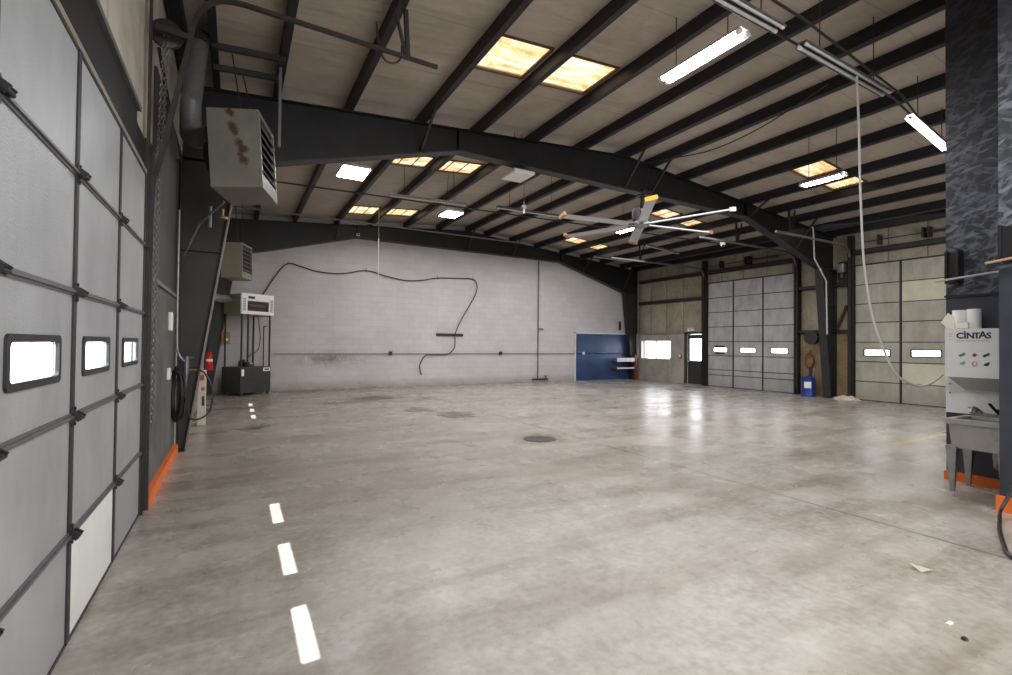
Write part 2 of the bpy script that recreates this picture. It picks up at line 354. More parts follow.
# ------------------------------------------------------------------ mesh helpers
WORLD = {}
class MB:
    def __init__(self): self.v = []; self.f = []
    def add(self, vs, fs):
        b = len(self.v); self.v += [Vector(p) for p in vs]; self.f += [tuple(b+i for i in f) for f in fs]; return self
    def box(self, x0, x1, y0, y1, z0, z1):
        x0, x1 = min(x0, x1), max(x0, x1); y0, y1 = min(y0, y1), max(y0, y1); z0, z1 = min(z0, z1), max(z0, z1)
        return self.add([(x0,y0,z0),(x1,y0,z0),(x1,y1,z0),(x0,y1,z0),(x0,y0,z1),(x1,y0,z1),(x1,y1,z1),(x0,y1,z1)],
                        [(0,3,2,1),(4,5,6,7),(0,1,5,4),(1,2,6,5),(2,3,7,6),(3,0,4,7)])
    def bar(self, p0, p1, w, h, up=(0, 0, 1)):
        """rectangular bar from p0 to p1"""
        p0, p1 = Vector(p0), Vector(p1); d = (p1-p0).normalized(); u = Vector(up)
        if abs(d.dot(u)) > .98: u = Vector((1, 0, 0)) if abs(d.x) < .9 else Vector((0, 1, 0))
        s = d.cross(u).normalized(); u = s.cross(d).normalized()
        vs = [p + s*a*w/2 + u*b*h/2 for p in (p0, p1) for a, b in ((-1,-1),(1,-1),(1,1),(-1,1))]
        return self.add(vs, [(0,1,2,3),(7,6,5,4),(0,4,5,1),(1,5,6,2),(2,6,7,3),(3,7,4,0)])
    def prism(self, poly, axis, a, b):
        """closed 2D polygon swept along an axis; poly holds the two other coordinates in xyz order"""
        n = len(poly)
        def P(q, t):
            q = list(q); q.insert(axis, t); return tuple(q)
        vs = [P(q, a) for q in poly] + [P(q, b) for q in poly]
        return self.add(vs, [tuple(range(n))[::-1], tuple(range(n, 2*n))] + [(i, (i+1) % n, n+(i+1) % n, n+i) for i in range(n)])
    def tube(self, pts, r, seg=8, closed=False, smooth=0):
        pts = [Vector(p) for p in pts]
        if smooth: pts = spline(pts, smooth, closed)
        n = len(pts); rings = []; prev = None
        for i, p in enumerate(pts):
            if closed: d = (pts[(i+1) % n]-pts[i-1])
            else: d = pts[min(i+1, n-1)] - pts[max(i-1, 0)]
            d.normalize()
            if prev is None:
                u = Vector((0, 0, 1)) if abs(d.z) < .9 else Vector((1, 0, 0))
                u = (u - d*u.dot(d)).normalized()
            else:
                u = (prev - d*prev.dot(d)).normalized()
            prev = u; w = d.cross(u)
            rr = r[i] if isinstance(r, (list, tuple)) and not smooth else (r if not isinstance(r, (list, tuple)) else r[0])
            rings.append([p + (u*math.cos(2*PI*k/seg)+w*math.sin(2*PI*k/seg))*rr for k in range(seg)])
        vs = [q for R_ in rings for q in R_]; fs = []
        m = n if closed else n-1
        for i in range(m):
            j = (i+1) % n
            for k in range(seg):
                k2 = (k+1) % seg; fs.append((i*seg+k, i*seg+k2, j*seg+k2, j*seg+k))
        if not closed: fs += [tuple(range(seg))[::-1], tuple((n-1)*seg+k for k in range(seg))]
        return self.add(vs, fs)
    def cyl(self, p0, p1, r, seg=20, r2=None):
        return self.tube([p0, p1], [r, r if r2 is None else r2], seg)
    def lathe(self, prof, c, axis=2, seg=28):
        """profile of (radius, height) turned about an axis through c"""
        vs = []
        for r, h in prof:
            for k in range(seg):
                a = 2*PI*k/seg; q = [math.cos(a)*r, math.sin(a)*r]; q.insert(axis, h); vs.append(Vector(c)+Vector(q))
        fs = []
        for i in range(len(prof)-1):
            for k in range(seg):
                k2 = (k+1) % seg; fs.append((i*seg+k, i*seg+k2, (i+1)*seg+k2, (i+1)*seg+k))
        fs += [tuple(range(seg))[::-1], tuple((len(prof)-1)*seg+k for k in range(seg))]
        return self.add(vs, fs)
    def xf(self, M):
        self.v = [M @ p for p in self.v]; return self
    def build(self, name, mat, parent=None, smooth=False, bevel=0, kind=None, label=None):
        me = bpy.data.meshes.new(name)
        off = WORLD[parent] if parent is not None else Vector((0, 0, 0))
        base = Vector((0, 0, 0))
        me.from_pydata([tuple(p-off) for p in self.v], [], self.f)
        bm = bmesh.new(); bm.from_mesh(me); bmesh.ops.recalc_face_normals(bm, faces=bm.faces); bm.to_mesh(me); bm.free()
        me.materials.append(MATS[mat]); 
        if smooth:
            for p in me.polygons: p.use_smooth = True
        o = bpy.data.objects.new(name, me); COL.objects.link(o)
        if smooth:
            md = o.modifiers.new('split', 'EDGE_SPLIT'); md.split_angle = math.radians(38)
        if bevel:
            md = o.modifiers.new('bevel', 'BEVEL'); md.width = bevel; md.segments = 2; md.limit_method = 'ANGLE'
        if parent is not None: o.parent = parent
        WORLD[o] = off
        if kind: o['kind'] = kind
        if label: o['label'] = label
        return o
def spline(pts, sub, closed=False):
    out = []; n = len(pts)
    rng = range(n if closed else n-1)
    for i in rng:
        if closed: a, b, c, d = pts[i-1], pts[i], pts[(i+1) % n], pts[(i+2) % n]
        else: a, b, c, d = pts[max(i-1, 0)], pts[i], pts[i+1], pts[min(i+2, n-1)]
        for k in range(sub):
            t = k/sub
            out.append(.5*((2*b)+(-a+c)*t+(2*a-5*b+4*c-d)*t*t+(-a+3*b-3*c+d)*t**3))
    if not closed: out.append(pts[-1])
    return out
def B(*a): return MB().box(*a)
def tag(o, label, cat, group=None, kind=None):
    o['label'] = label; o['category'] = cat
    if group: o['group'] = group
    if kind: o['kind'] = kind
    return o
def thing(name, label, cat, loc, group=None, kind=None):
    o = bpy.data.objects.new(name, None); COL.objects.link(o); o.location = loc; o.empty_display_size = .1
    WORLD[o] = Vector(loc); return tag(o, label, cat, group, kind)
def children(o): return [c for c in bpy.data.objects if c.parent == o]
def copy_tree(o, loc=None, parent=None, rotz=None):
    c = o.copy(); COL.objects.link(c)
    if parent is not None: c.parent = parent
    if loc is not None: c.location = loc
    if rotz is not None: c.rotation_euler.z = rotz
    for ch in children(o): copy_tree(ch, parent=c)
    return c
ORD = ['first', 'second', 'third', 'fourth', 'fifth', 'sixth', 'seventh', 'eighth', 'ninth', 'tenth', 'eleventh', 'twelfth', 'thirteenth', 'fourteenth', 'fifteenth']

# ------------------------------------------------------------------ building dimensions (metres)
XL, XR, YN, YB = -.70, 15.75, -6.0, 16.4
RIDGE = 7.3
def zt(x): return 5.62 - (.075*(RIDGE-x) if x < RIDGE else .095*(x-RIDGE))   # top of rafters
def zd(x): return zt(x) + .2                                                  # underside of roof deck

# ------------------------------------------------------------------ setting: floor, ground, roof
tag(B(XL-.3, XR+.3, YN-.2, YB+.3, -.25, 0).build('floor', 'floor', kind='structure'), 'polished grey concrete slab with stains and a saw-cut joint', 'floor')
tag(B(-70, 90, -70, 90, -.4, -.26).build('ground', 'outside_concrete', kind='structure'), 'pale paved yard outside the building', 'ground')

PUR = [-.32, .45, 1.5, 2.72, 3.80, 5.0, 6.2, 7.35, 8.12, 9.22, 10.35, 11.6, 12.65, 13.7, 14.85]
SKY = {}   # skylight holes: bay between purlins -> list of (y0, y1)
for k, (x0, x1, ys) in enumerate([(2.72, 3.80, [(5.46, 6.30), (9.95, 10.67), (14.45, 15.45)]), (3.80, 5.0, [(5.48, 6.34), (10.0, 10.77), (14.45, 15.33)]),
                                  (10.35, 11.6, [(5.7, 6.4), (10.02, 10.68), (14.4, 15.1)]), (11.6, 12.65, [(5.68, 6.4), (10.07, 10.72), (14.4, 15.2)])]):
    SKY[(x0, x1)] = ys
edges = [XL-.25] + PUR + [RIDGE] + [XR+.25]
edges = sorted(edges)
mb = MB()
def deck_quad(x0, x1, y0, y1, t=.08):
    vs = [(x0, y0, zd(x0)), (x1, y0, zd(x1)), (x1, y1, zd(x1)), (x0, y1, zd(x0))]
    mb.add(vs + [(a, b, c+t) for a, b, c in vs], [(0,1,2,3),(7,6,5,4),(0,4,5,1),(1,5,6,2),(2,6,7,3),(3,7,4,0)])
for x0, x1 in zip(edges, edges[1:]):
    ys = SKY.get((x0, x1))
    if not ys: deck_quad(x0, x1, YN-.2, YB+.3); continue
    cur = YN-.2
    for a, b in ys:
        deck_quad(x0, x1, cur, a); deck_quad(x0, x0+.07, a, b); deck_quad(x1-.06, x1, a, b); cur = b
    deck_quad(x0, x1, cur, YB+.3)
tag(mb.build('ceiling', 'roof_insulation', kind='structure'), 'low gable roof underside lined with grey-tan vinyl insulation', 'ceiling')

# skylights
names = {(2.72, 5.46): 'stained amber skylight panel high in the near roof bay, left one of the nearest pair',
 (3.80, 5.48): 'stained amber skylight panel high in the near roof bay, right one of the nearest pair',
 (2.72, 9.95): 'mottled skylight just behind the big rafter, left one of its pair',
 (3.80, 10.0): 'mottled skylight just behind the big rafter, right one of its pair',
 (2.72, 14.45): 'amber skylight above the white block wall on the left slope, left of its pair',
 (3.80, 14.45): 'amber skylight above the white block wall on the left slope, right of its pair',
 (10.35, 5.7): 'pale skylight above the lit strip lamp on the right slope, ridge-side one',
 (11.6, 5.68): 'pale skylight beside the lit strip lamp on the right slope, lower one',
 (10.35, 10.02): 'gridded amber skylight seen just above the fan blades, left of its pair',
 (11.6, 10.07): 'gridded amber skylight seen between the fan blades, right of its pair',
 (10.35, 14.4): 'small far skylight left of the ceiling fan, ridge-side one with a torn edge',
 (11.6, 14.4): 'small far skylight left of the ceiling fan, nearer the right wall of its pair'}
for (x0, x1), ys in SKY.items():
    for a, b in ys:
        t = thing('skylight', names[(x0, a)], 'skylight', ((x0+x1)/2, (a+b)/2, zd((x0+x1)/2)), 'skylights in the roof')
        xa, xb = x0+.07, x1-.06
        n = 40; vs = []; fs = []
        for i in range(n+1):
            y = a + (b-a)*i/n; dz = .03 + .012*math.cos(i*PI/2)
            vs += [(xa, y, zd(xa)+dz), (xb, y, zd(xb)+dz)]
        fs = [(2*i, 2*i+1, 2*i+3, 2*i+2) for i in range(n)]
        MB().add(vs, fs).build('panel', 'skylight', t)
        f = MB()
        for yy in (a, b): f.bar((xa, yy, zd(xa)-.004), (xb, yy, zd(xb)-.004), .035, .03)
        for xx in (xa+.01, xb-.01): f.bar((xx, a, zd(xx)-.004), (xx, b, zd(xx)-.004), .035, .03)
        f.build('frame', 'rust_frame', t)
        if a > 9:
            for i in range(1, 3):
                xx = xa + (xb-xa)*i/3; MB().bar((xx, a, zd(xx)+.006), (xx, b, zd(xx)+.006), .02, .012).build('bar', 'rust_frame', t)

# purlins: Z sections running the length of the hall
for i, x in enumerate(PUR):
    z0 = zt(x)+.003
    top = zd(x)-.004
    poly = [(x-.006, z0+.012), (x-.006, top), (x+.0, top), (x+.0, top-.0), (x+.006, top-.0), (x+.006, z0+.012), (x+.085, z0+.012), (x+.085, z0+.03), (x+.095, z0+.03), (x+.095, z0), (x-.006, z0)]
    fw = .08 if x < 7 else .115
    poly = [(x-.006, z0), (x+fw, z0), (x+fw, z0+.03), (x+fw-.01, z0+.03), (x+fw-.01, z0+.012), (x+.006, z0+.012), (x+.006, top), (x-.006, top)]
    o = MB().prism(poly, 1, YN+.1, YB-.02).build('roof_purlin', 'purlin_black')
    tag(o, 'long black steel roof purlin, %s one counting from the left wall' % ORD[i], 'purlin', 'roof purlins')

# ------------------------------------------------------------------ walls
def wall_with_holes(axis, a, b, u0, u1, z0, z1, holes):
    """axis 0: slab between x=a and x=b spanning y; holes are (u0,u1,z0,z1)"""
    mb = MB(); cuts = sorted(set([u0, u1] + [h[0] for h in holes] + [h[1] for h in holes]))
    for p, q in zip(cuts, cuts[1:]):
        hs = sorted([(h[2], h[3]) for h in holes if h[0] <= p+1e-6 and h[1] >= q-1e-6])
        cur = z0
        for h0, h1 in hs + [(z1, z1)]:
            if h0 > cur+1e-6:
                if axis == 0: mb.box(a, b, p, q, cur, h0)
                else: mb.box(p, q, a, b, cur, h0)
            cur = max(cur, h1)
    return mb
D1 = [.13, 1.15, 2.17, 3.12, 4.13, 5.15]            # left near door, panel edges along y
D2 = [10.35, 11.4, 12.45, 13.5]                # left far door
zl = zd(XL)+.06
tag(wall_with_holes(0, XL-.25, XL-.03, YN-.2, YB+.3, 0, zl, [(D1[0], D1[-1], 0, 2.9), (D2[0], D2[-1], 0, 2.9)]).build('wall_left', 'left_insulation', kind='structure'),
    'left side wall lined with pale vinyl insulation above the overhead doors', 'wall')
tag(wall_with_holes(0, XL-.03, XL+.0, 5.3, 7.86, 0, 2.06, []).build('wall_left_lining', 'wainscot_grey', kind='structure'), 'smoke-grey painted lining board between left door and tapered column', 'wall lining')
tag(B(XL-.03, XL+.025, 5.3, 7.86, 2.06, 2.1).build('trim_1', 'flange_edge', kind='structure'), 'pale cap strip on top of the grey lining board', 'trim')
tag(B(XL-.028, XL-.002, 5.3, 9.2, 2.1, 3.3).box(XL-.028, XL-.002, 5.72, 9.2, 3.3, 4.15).build('wall_left_shade_sheet', 'wall_shadow_grey', kind='structure'), 'dark grey sheet for the shade on the upper wall behind the left tapered column', 'wall lining')  # shade on the upper wall put in as dark grey boxes
tag(B(XL-.0, XL+.045, 5.42, 7.86, 0, .12).build('baseboard_left', 'orange_paint', kind='structure'), 'orange painted kerb board along the foot of the grey lining', 'baseboard')
# right wall
D3 = [9.10, 10.237, 11.369, 12.46]
D4 = [4.16, 5.2, 6.296, 7.425]
zr = zd(XR)+.06
RH = [(12.67, 13.45, 0, 1.99), (14.2, 15.9, .93, 1.73), (D3[0], D3[-1], 0, 3.87), (D4[0], D4[-1], 0, 3.86)]
tag(wall_with_holes(0, XR+.03, XR+.25, YN-.2, YB+.3, 0, zr, RH).build('wall_right', 'wall_insulation', kind='structure'), 'right side wall lined with grimy cream insulation blankets', 'wall')
tag(wall_with_holes(0, XR-.04, XR+.03, 13.55, YB, 0, 2.0, [(14.2, 15.9, .93, 1.73)]).build('wall_right_lower', 'beige_painted', kind='structure'), 'beige painted lower wall around the slider window', 'wall')
tag(B(XR-.01, XR+.03, 7.5, 8.97, 0, 1.95).build('wall_right_plywood', 'plywood', kind='structure'), 'bare brown plywood lining between the two right overhead doors', 'wall lining')
# back wall, front wall behind the camera
mb = MB().prism([(XL-.25, 0), (XR+.25, 0), (XR+.25, zd(XR+.25)+.05), (RIDGE, zd(RIDGE)+.05), (XL-.25, zd(XL-.25)+.05)], 1, YB, YB+.25)
tag(mb.build('wall_back', 'block', kind='structure'), 'white painted concrete block end wall with dirt along its foot', 'wall')
mb = MB().prism([(XL-.25, 0), (XR+.25, 0), (XR+.25, zd(XR+.25)+.05), (RIDGE, zd(RIDGE)+.05), (XL-.25, zd(XL-.25)+.05)], 1, YN-.2, YN)
tag(mb.build('wall_front', 'beige_painted', kind='structure'), 'plain end wall behind the viewpoint', 'wall')
# projecting mid-height ledge course on the back wall
tag(B(1.0, 15.2, YB-.035, YB, 1.12, 1.15).build('trim_2', 'steel_grey', kind='structure'), 'thin grey conduit line running along the white block wall', 'trim')

# ------------------------------------------------------------------ steel frames
def steel_frame(Y, label, purl, hw=.11):
    t = thing('steel_frame', label, 'steel frame', ((XL+XR)/2, Y, 0), 'tapered steel portal frames')
    # corner points of the inner profile
    lk, lp, rp, rk = (.0, 4.03), (3.42, 4.93), (11.5, 4.86), (14.95, 3.82)
    lb, rb = (-.58, 0), (15.42, 0)
    tf = .014
    e = .012
    # rafter web + flanges
    web = MB().prism([(XL+.02, 4.0), lk, lp, rp, rk, (XR-.02, 3.8), (XR-.02, zt(XR-.02)), (RIDGE, zt(RIDGE)), (XL+.02, zt(XL+.02))], 1, Y-.008, Y+.008)
    web.build('rafter', 'steel_black', t)
    fl = MB()
    for a, b in ((lk, lp), (lp, rp), (rp, rk)): fl.bar((a[0], Y, a[1]), (b[0], Y, b[1]), 2*hw, tf*1.6)
    fl.build('bottom_flange', 'column_black', t)
    fl = MB()
    for a, b in (((XL+.02, zt(XL+.02)-e), (RIDGE, zt(RIDGE)-e)), ((RIDGE, zt(RIDGE)-e), (XR-.02, zt(XR-.02)-e))): fl.bar((a[0], Y, a[1]), (b[0], Y, b[1]), 2*hw, tf)
    fl.build('top_flange', 'steel_black', t)
    for side, base, knee, xo in ((-1, lb, lk, XL+.02), (1, rb, rk, XR-.02)):
        c = MB().prism([(xo, 0), base, knee, (xo, knee[1])] if side < 0 else [(base[0], 0), (xo, 0), (xo, knee[1]), knee], 1, Y-.008, Y+.008)
        c.bar((xo-side*(-.008)*0, Y, 0), (xo, Y, knee[1]), .016, 2*hw, up=(0, 1, 0))
        c.box(min(xo, base[0])-.02*0, max(xo, base[0]), Y-hw-.03, Y+hw+.03, 0, .02)
        # stiffeners
        zk = 2.75; xk = base[0]+(knee[0]-base[0])*zk/knee[1]
        c.bar((xo, Y, zk), (xk, Y, zk), 2*hw*.9, .012)
        c.bar((xo, Y, knee[1]), (knee[0], Y, knee[1]), 2*hw*.95, .014)
        col = c.build('column', 'column_black', t)
        i = MB().bar((base[0], Y, 0), (knee[0], Y, knee[1]), 2*hw, .018, up=(1, 0, 0))
        i.build('inner_flange', 'flange_edge' if side < 0 else 'steel_dark', t)  # left flange paler: the light along it is put into the colour
    # splice plates with bolts
    for xs in (3.42, 11.5):
        zb = 4.93 if xs < 5 else 4.86
        s = MB().box(xs-.015, xs+.015, Y-hw*.95, Y+hw*.95, zb, zt(xs)-.02)
        s.build('splice_plate', 'steel_black', t)
    # flange braces up to purlins
    for x in purl:
        for sg in (-1, 1):
            zb = 4.03+(x)*.263 if x < 3.42 else (4.93-(x-3.42)*.0087 if x < 11.5 else 4.86-(x-11.5)*.3015)
            MB().bar((x, Y+sg*.03, zb+.03), (x+.04, Y+sg*.62, zt(x)+.02), .04, .04).build('flange_brace', 'steel_dark', t)
    return t
steel_frame(8.0, 'black tapered portal frame crossing the middle of the hall', [2.72, 7.35, 8.12, 11.6, 13.7])
steel_frame(16.2, 'black tapered portal frame standing against the white block wall', [2.72, 7.35, 9.22, 12.65, 14.85])

# ------------------------------------------------------------------ sectional overhead doors
def sectional_door(name, label, X, s, ys, zs, mats, win_rows, wy, wz, stile=.05, depth=.05, hinge=True, strut=.045, win_frame='steel_dark', alt=None, frame_w=.045, wshift=0):
    """X is the room-side face; s=+1 faces +x. ys/zs panel edges; windows in row win_rows, centred, size wy x (z0,z1)"""
    t = thing(name, label, 'overhead door', (X, (ys[0]+ys[-1])/2, 0), kind='structure')
    back = X - s*depth
    for i, (y0, y1) in enumerate(zip(ys, ys[1:])):
        for j, (z0, z1) in enumerate(zip(zs, zs[1:])):
            mat = mats
            if alt and (i, j) in alt: mat = alt[(i, j)]
            g = .006
            if j == win_rows:
                yc = (y0+y1)/2+wshift; a, b = yc-wy/2, yc+wy/2
                p = wall_with_holes(0, back, X, y0+g, y1-g, z0+g, z1-g, [(a, b, wz[0], wz[1])]).build('panel', mat, t)
                fm = MB(); w = frame_w
                def rr(y0_, y1_, z0_, z1_, r, n=5):
                    pts = []
                    for cy_, cz_, a0 in ((y1_-r, z1_-r, 0), (y0_+r, z1_-r, 90), (y0_+r, z0_+r, 180), (y1_-r, z0_+r, 270)):
                        for q in range(n+1):
                            an = math.radians(a0+90*q/n); pts.append((cy_+r*math.cos(an), cz_+r*math.sin(an)))
                    return pts
                e_ = .004
                po, pi = rr(a-w, b+w, wz[0]-w, wz[1]+w, .03), rr(a+e_, b-e_, wz[0]+e_, wz[1]-e_, .022); n_ = len(po)
                vs = [(X-s*.004, *q) for q in po]+[(X+s*.010, *q) for q in po]+[(X-s*.004, *q) for q in pi]+[(X+s*.010, *q) for q in pi]
                fs = []
                for q in range(n_):
                    q2 = (q+1) % n_
                    fs += [(q, q2, n_+q2, n_+q), (2*n_+q, 2*n_+q2, 3*n_+q2, 3*n_+q), (n_+q, n_+q2, 3*n_+q2, 3*n_+q), (q, q2, 2*n_+q2, 2*n_+q)]
                fm.add(vs, fs)
                fo = fm.build('window_frame', win_frame, t)
                B(X-s*.014, X-s*.009, a, b, wz[0], wz[1]).build('pane', 'glass', fo)
            else:
                B(back, X, y0+g, y1-g, z0+g, z1-g).build('panel', mat, t)
    B(X-s*(depth+.02), X+s*.004, ys[0]-.01, ys[-1]+.01, zs[0]+.001, zs[0]+.022).build('bottom_seal', 'black_rubber', t)
    for q0, q1 in ((ys[0]-.05, ys[0]+.004), (ys[-1]-.004, ys[-1]+.05)): B(X-s*(depth+.05), X+s*.003, q0, q1, zs[0], zs[-1]).build('side_seal', 'black_rubber', t)
    B(X-s*(depth+.05), X+s*.003, ys[0]-.05, ys[-1]+.05, zs[-1]-.012, zs[-1]+.03).build('head_seal', 'steel_dark', t)
    for k, y in enumerate(ys):
        m = B(X-s*.02, X+s*.008, y-stile/2, y+stile/2, zs[0]+.01, zs[-1])
        m.build('stile', 'steel_dark', t)
    for z in zs[1:-1]:
        m = MB()
        m.box(X-s*.01, X+s*.009, ys[0], ys[-1], z-strut/2, z+strut/2)
        if hinge: m.box(X+s*.009, X+s*.02, ys[0], ys[-1], z-.006, z+.006)
        m.build('section_strut', 'steel_grey' if hinge else 'steel_dark', t)
        if hinge:
            for y in ys:
                h = MB().box(X+s*.008, X+s*.014, y-.03, y+.03, z-.045, z+.045)
                for q in (-.022, .022): h.bar((X+s*.012, y+q, z+.012), (X+s*.045, y+q, z-.012), .010, .035)
                h.cyl((X+s*.04, y-.034, z-.010), (X+s*.04, y+.034, z-.010), .009, 10)
                for q in (-.032, .032): h.cyl((X+s*.014, y+.0, z+q*1.2), (X+s*.02, y+.0, z+q*1.2), .007, 8)
                h.build('hinge', 'black_plastic', t)
    return t
ZS1 = [0.01, .547, 1.125, 1.735, 2.32, 2.93]
d1 = sectional_door('door_1', 'near grey aluminium overhead door filling the left foreground', XL, 1, D1, ZS1, 'door_alu', 2, .55, (1.337, 1.493), .05, depth=.022, alt={(3, 0): 'door_new_panel'}, strut=.034, frame_w=.027, wshift=-.035)
# track, jamb and spring gear of the near left door
yt = 5.25
m = MB(); m.bar((-.69, yt-.05, 0), (-.69, yt-.05, 4.95), .02, .05, up=(0, 1, 0)); m.build('jamb_angle', 'steel_dark', d1)
pts = [(-.667, yt, .02), (-.667, yt, 2.6), (-.61, yt, 3.1), (-.42, yt, 4.15), (-.375, yt, 4.42), (-.30, yt, 4.58), (-.18, yt, 4.68), (-.02, yt, 4.715), (.2, yt, 4.715), (1.0, yt, 4.70), (1.98, yt, 4.68)]
m = MB()
pp = spline([Vector(p) for p in pts], 4)
for a, b in zip(pp, pp[1:]): m.bar(a, b, .04, .035, up=(0, 1, 0))
m.build('track', 'steel_dark', d1)
m = MB(); m.bar((-.66, yt, 4.28), (-.40, yt, 4.26), .05, .05); m.bar((1.63, yt, 4.70), (1.60, yt, zt(1.6)+.02), .045, .045); m.bar((1.60, yt, 4.72), (1.48, yt, zt(1.5)+.02), .03, .03)
m.build('track_hanger', 'steel_dark', d1)
m = MB(); m.tube([(1.28, yt, 4.98), (1.30, yt, 4.78), (1.36, yt, 4.60), (1.47, yt, 4.58), (1.55, yt, 4.66), (1.56, yt, 4.80)], .011, 8, smooth=5); m.build('bumper_spring', 'steel_dark', d1)
# header channel over the near door with its pale lip
m = MB(); m.box(XL-.04, XL+.012, .2, 4.62, 2.97, 3.27); m.box(XL-.04, XL-.004, 4.62, 5.14, 2.97, 3.22); m.build('header_channel', 'steel_black', d1)
m = MB(); m.box(XL-.04, XL+.04, .2, 4.62, 3.26, 3.30); m.build('header_lip', 'steel_grey', d1); m = MB(); m.box(XL-.04, XL+.012, .2, 5.14, 2.93, 2.965); m.build('header_strip', 'ebox_dull', d1)
# chain hoist beside the near door
t = thing('hanging_chain_hoist', 'hand chain hoist with a toothed wheel hanging beside the left door jamb', 'chain hoist', (-.55, 5.45, 4.2))
m = MB(); m.lathe([(.0, -.03), (.10, -.03), (.13, -.02), (.115, 0), (.13, .02), (.10, .03), (.0, .03)], (-.60, 5.42, 4.33), 1, 22); m.build('wheel', 'steel_dark', t, smooth=True)
m = MB(); m.box(-.70, -.56, 5.46, 5.50, 4.26, 4.40); m.bar((-.66, 5.48, 4.2), (-.50, 5.48, 3.2), .03, .09, up=(0, 1, 0)); m.build('bracket', 'steel_black', t)
def chain(m, pts, step=.036, r=.0055, w=.011):
    pts = [Vector(p) for p in pts]; pp = []
    for a, b in zip(pts, pts[1:]):
        n = max(1, int((b-a).length/step))
        pp += [a+(b-a)*k/n for k in range(n)]
    for i, p in enumerate(pp):
        q = Vector((w, 0, 0)) if i % 2 else Vector((0, w, 0))
        L_ = step*.72
        m.tube([p+q*.6+Vector((0, 0, L_*.6)), p+q, p+q*.6-Vector((0, 0, L_*.6)), p-q*.6-Vector((0, 0, L_*.6)), p-q, p-q*.6+Vector((0, 0, L_*.6))], r, 5, closed=True)
m = MB(); chain(m, [(-.585, 5.40, 4.3), (-.635, 5.40, 2.6), (-.65, 5.40, .7)]); chain(m, [(-.615, 5.40, 4.3), (-.662, 5.40, 2.6), (-.675, 5.40, .72)]); m.build('chain', 'chain_steel', t)

d2 = sectional_door('door_2', 'far left overhead door with small windows, mostly behind the tapered column', XL, 1, D2, ZS1, 'door_alu', 2, .55, (1.337, 1.493), .05, depth=.022, strut=.034, frame_w=.027, wshift=-.035)
ZS3 = [.0, .436, .634, 1.16, 1.68, 2.226, 2.776, 3.32, 3.89]
d3 = sectional_door('door_3', 'tall light grey overhead door with three slot windows by the exit door', XR, -1, D3, ZS3, 'door_grey', 3, .58, (1.30, 1.45), .05, hinge=False, strut=.022, win_frame='steel_grey', frame_w=.02)
ZS4 = [0.0, .545, 1.11, 1.667, 2.225, 2.76, 3.313, 3.88]
d4 = sectional_door('door_4', 'tall cream overhead door nearest on the right with patched bright panels', XR, -1, D4, ZS4, 'door_cream', 2, .62, (1.29, 1.45), .06, hinge=False, strut=.022, win_frame='black_plastic', alt={(1, 5): 'door_cream_new', (1, 1): 'door_cream_new', (0, 4): 'door_cream_new', (1, 0): 'door_cream'}, frame_w=.025)
# black rim left from a window repair, roller brackets on door 3
m = MB()
for y, z in ((11.92, 1.50), (11.92, 1.25)):
    m.box(XR-.03, XR-.02, y-.2, y+.2, z-.03, z+.03)
m.build('tape_patch', 'black_plastic', d3)
# horizontal tracks of the right doors, hung from the roof
def htrack(door, Y, x0, x1, zz, hang, curve=True):
    m = MB()
    pts = [(XR-.08, Y, .2), (XR-.08, Y, 3.7), (XR-.12, Y, 4.1), (XR-.3, Y, 4.38), (XR-.6, Y, zz)]
    pp = spline([Vector(p) for p in pts], 4) + [Vector((x0, Y, zz))]
    for a, b in zip(pp, pp[1:]): m.bar(a, b, .05, .05, up=(0, 1, 0))
    m.build('track', 'steel_grey', door)
    m = MB()
    m.bar((hang, Y, zz), (hang-.05, Y, zt(hang)+.02), .045, .045); m.bar((hang+.02, Y, zz+.05), (hang+.22, Y, zt(hang+.2)+.02), .03, .03)
    m.build('track_hanger', 'steel_dark', door)
htrack(d4, 7.48, 12.03, 15.5, 4.46, 12.65)
htrack(d3, 9.04, 11.1, 15.3, 4.5, 12.68)
htrack(d3, 12.52, 11.0, 14.8, 4.45, 12.3)

# ------------------------------------------------------------------ right wall framing
def girt(Y0, Y1, z, h, label, x0=XR-.13):
    m = MB(); m.box(x0, XR+.03, Y0, Y1, z-h/2, z-h/2+.012); m.box(XR+.0, XR+.03, Y0, Y1, z-h/2, z+h/2); m.box(x0, x0+.012, Y0, Y1, z-h/2, z+h/2); m.box(x0, XR+.03, Y0, Y1, z+h/2-.012, z+h/2)
    tag(m.build('wall_girt', 'steel_dark'), label, 'wall girt', 'horizontal girts on the right wall')
girt(12.62, 16.1, 4.30, .11, 'upper dark steel girt over the slider window wall')
girt(12.62, 16.1, 3.36, .12, 'lower dark steel girt over the slider window wall')
girt(9.14, 12.44, 4.30, .14, 'dark steel girt above the light grey overhead door')
girt(3.5, 7.4, 4.26, .14, 'dark steel girt above the cream overhead door')
girt(7.54, 8.96, 3.36, .1, 'upper dark girt between the two right overhead doors')
girt(7.54, 8.96, 1.99, .08, 'lower dark girt above the brown plywood lining')
def post(Y, w, label):
    z1 = zt(XR)-.05
    m = MB(); m.box(XR-.16, XR+.03, Y-w/2, Y-w/2+.014, 0, z1); m.box(XR-.16, XR+.03, Y+w/2-.014, Y+w/2, 0, z1); m.box(XR-.02, XR+.03, Y-w/2, Y+w/2, 0, z1); m.box(XR-.16, XR-.148, Y-w/2, Y-w/2+.05, 0, z1); m.box(XR-.16, XR-.148, Y+w/2-.05, Y+w/2, 0, z1)
    tag(m.build('jamb_post', 'steel_dark'), label, 'door post', 'steel jamb posts on the right wall')
post(12.55, .13, 'dark steel jamb post between exit door and grey overhead door')
post(9.03, .14, 'dark steel jamb post at the near edge of the grey overhead door')
post(7.48, .11, 'dark steel jamb post at the far edge of the cream overhead door')
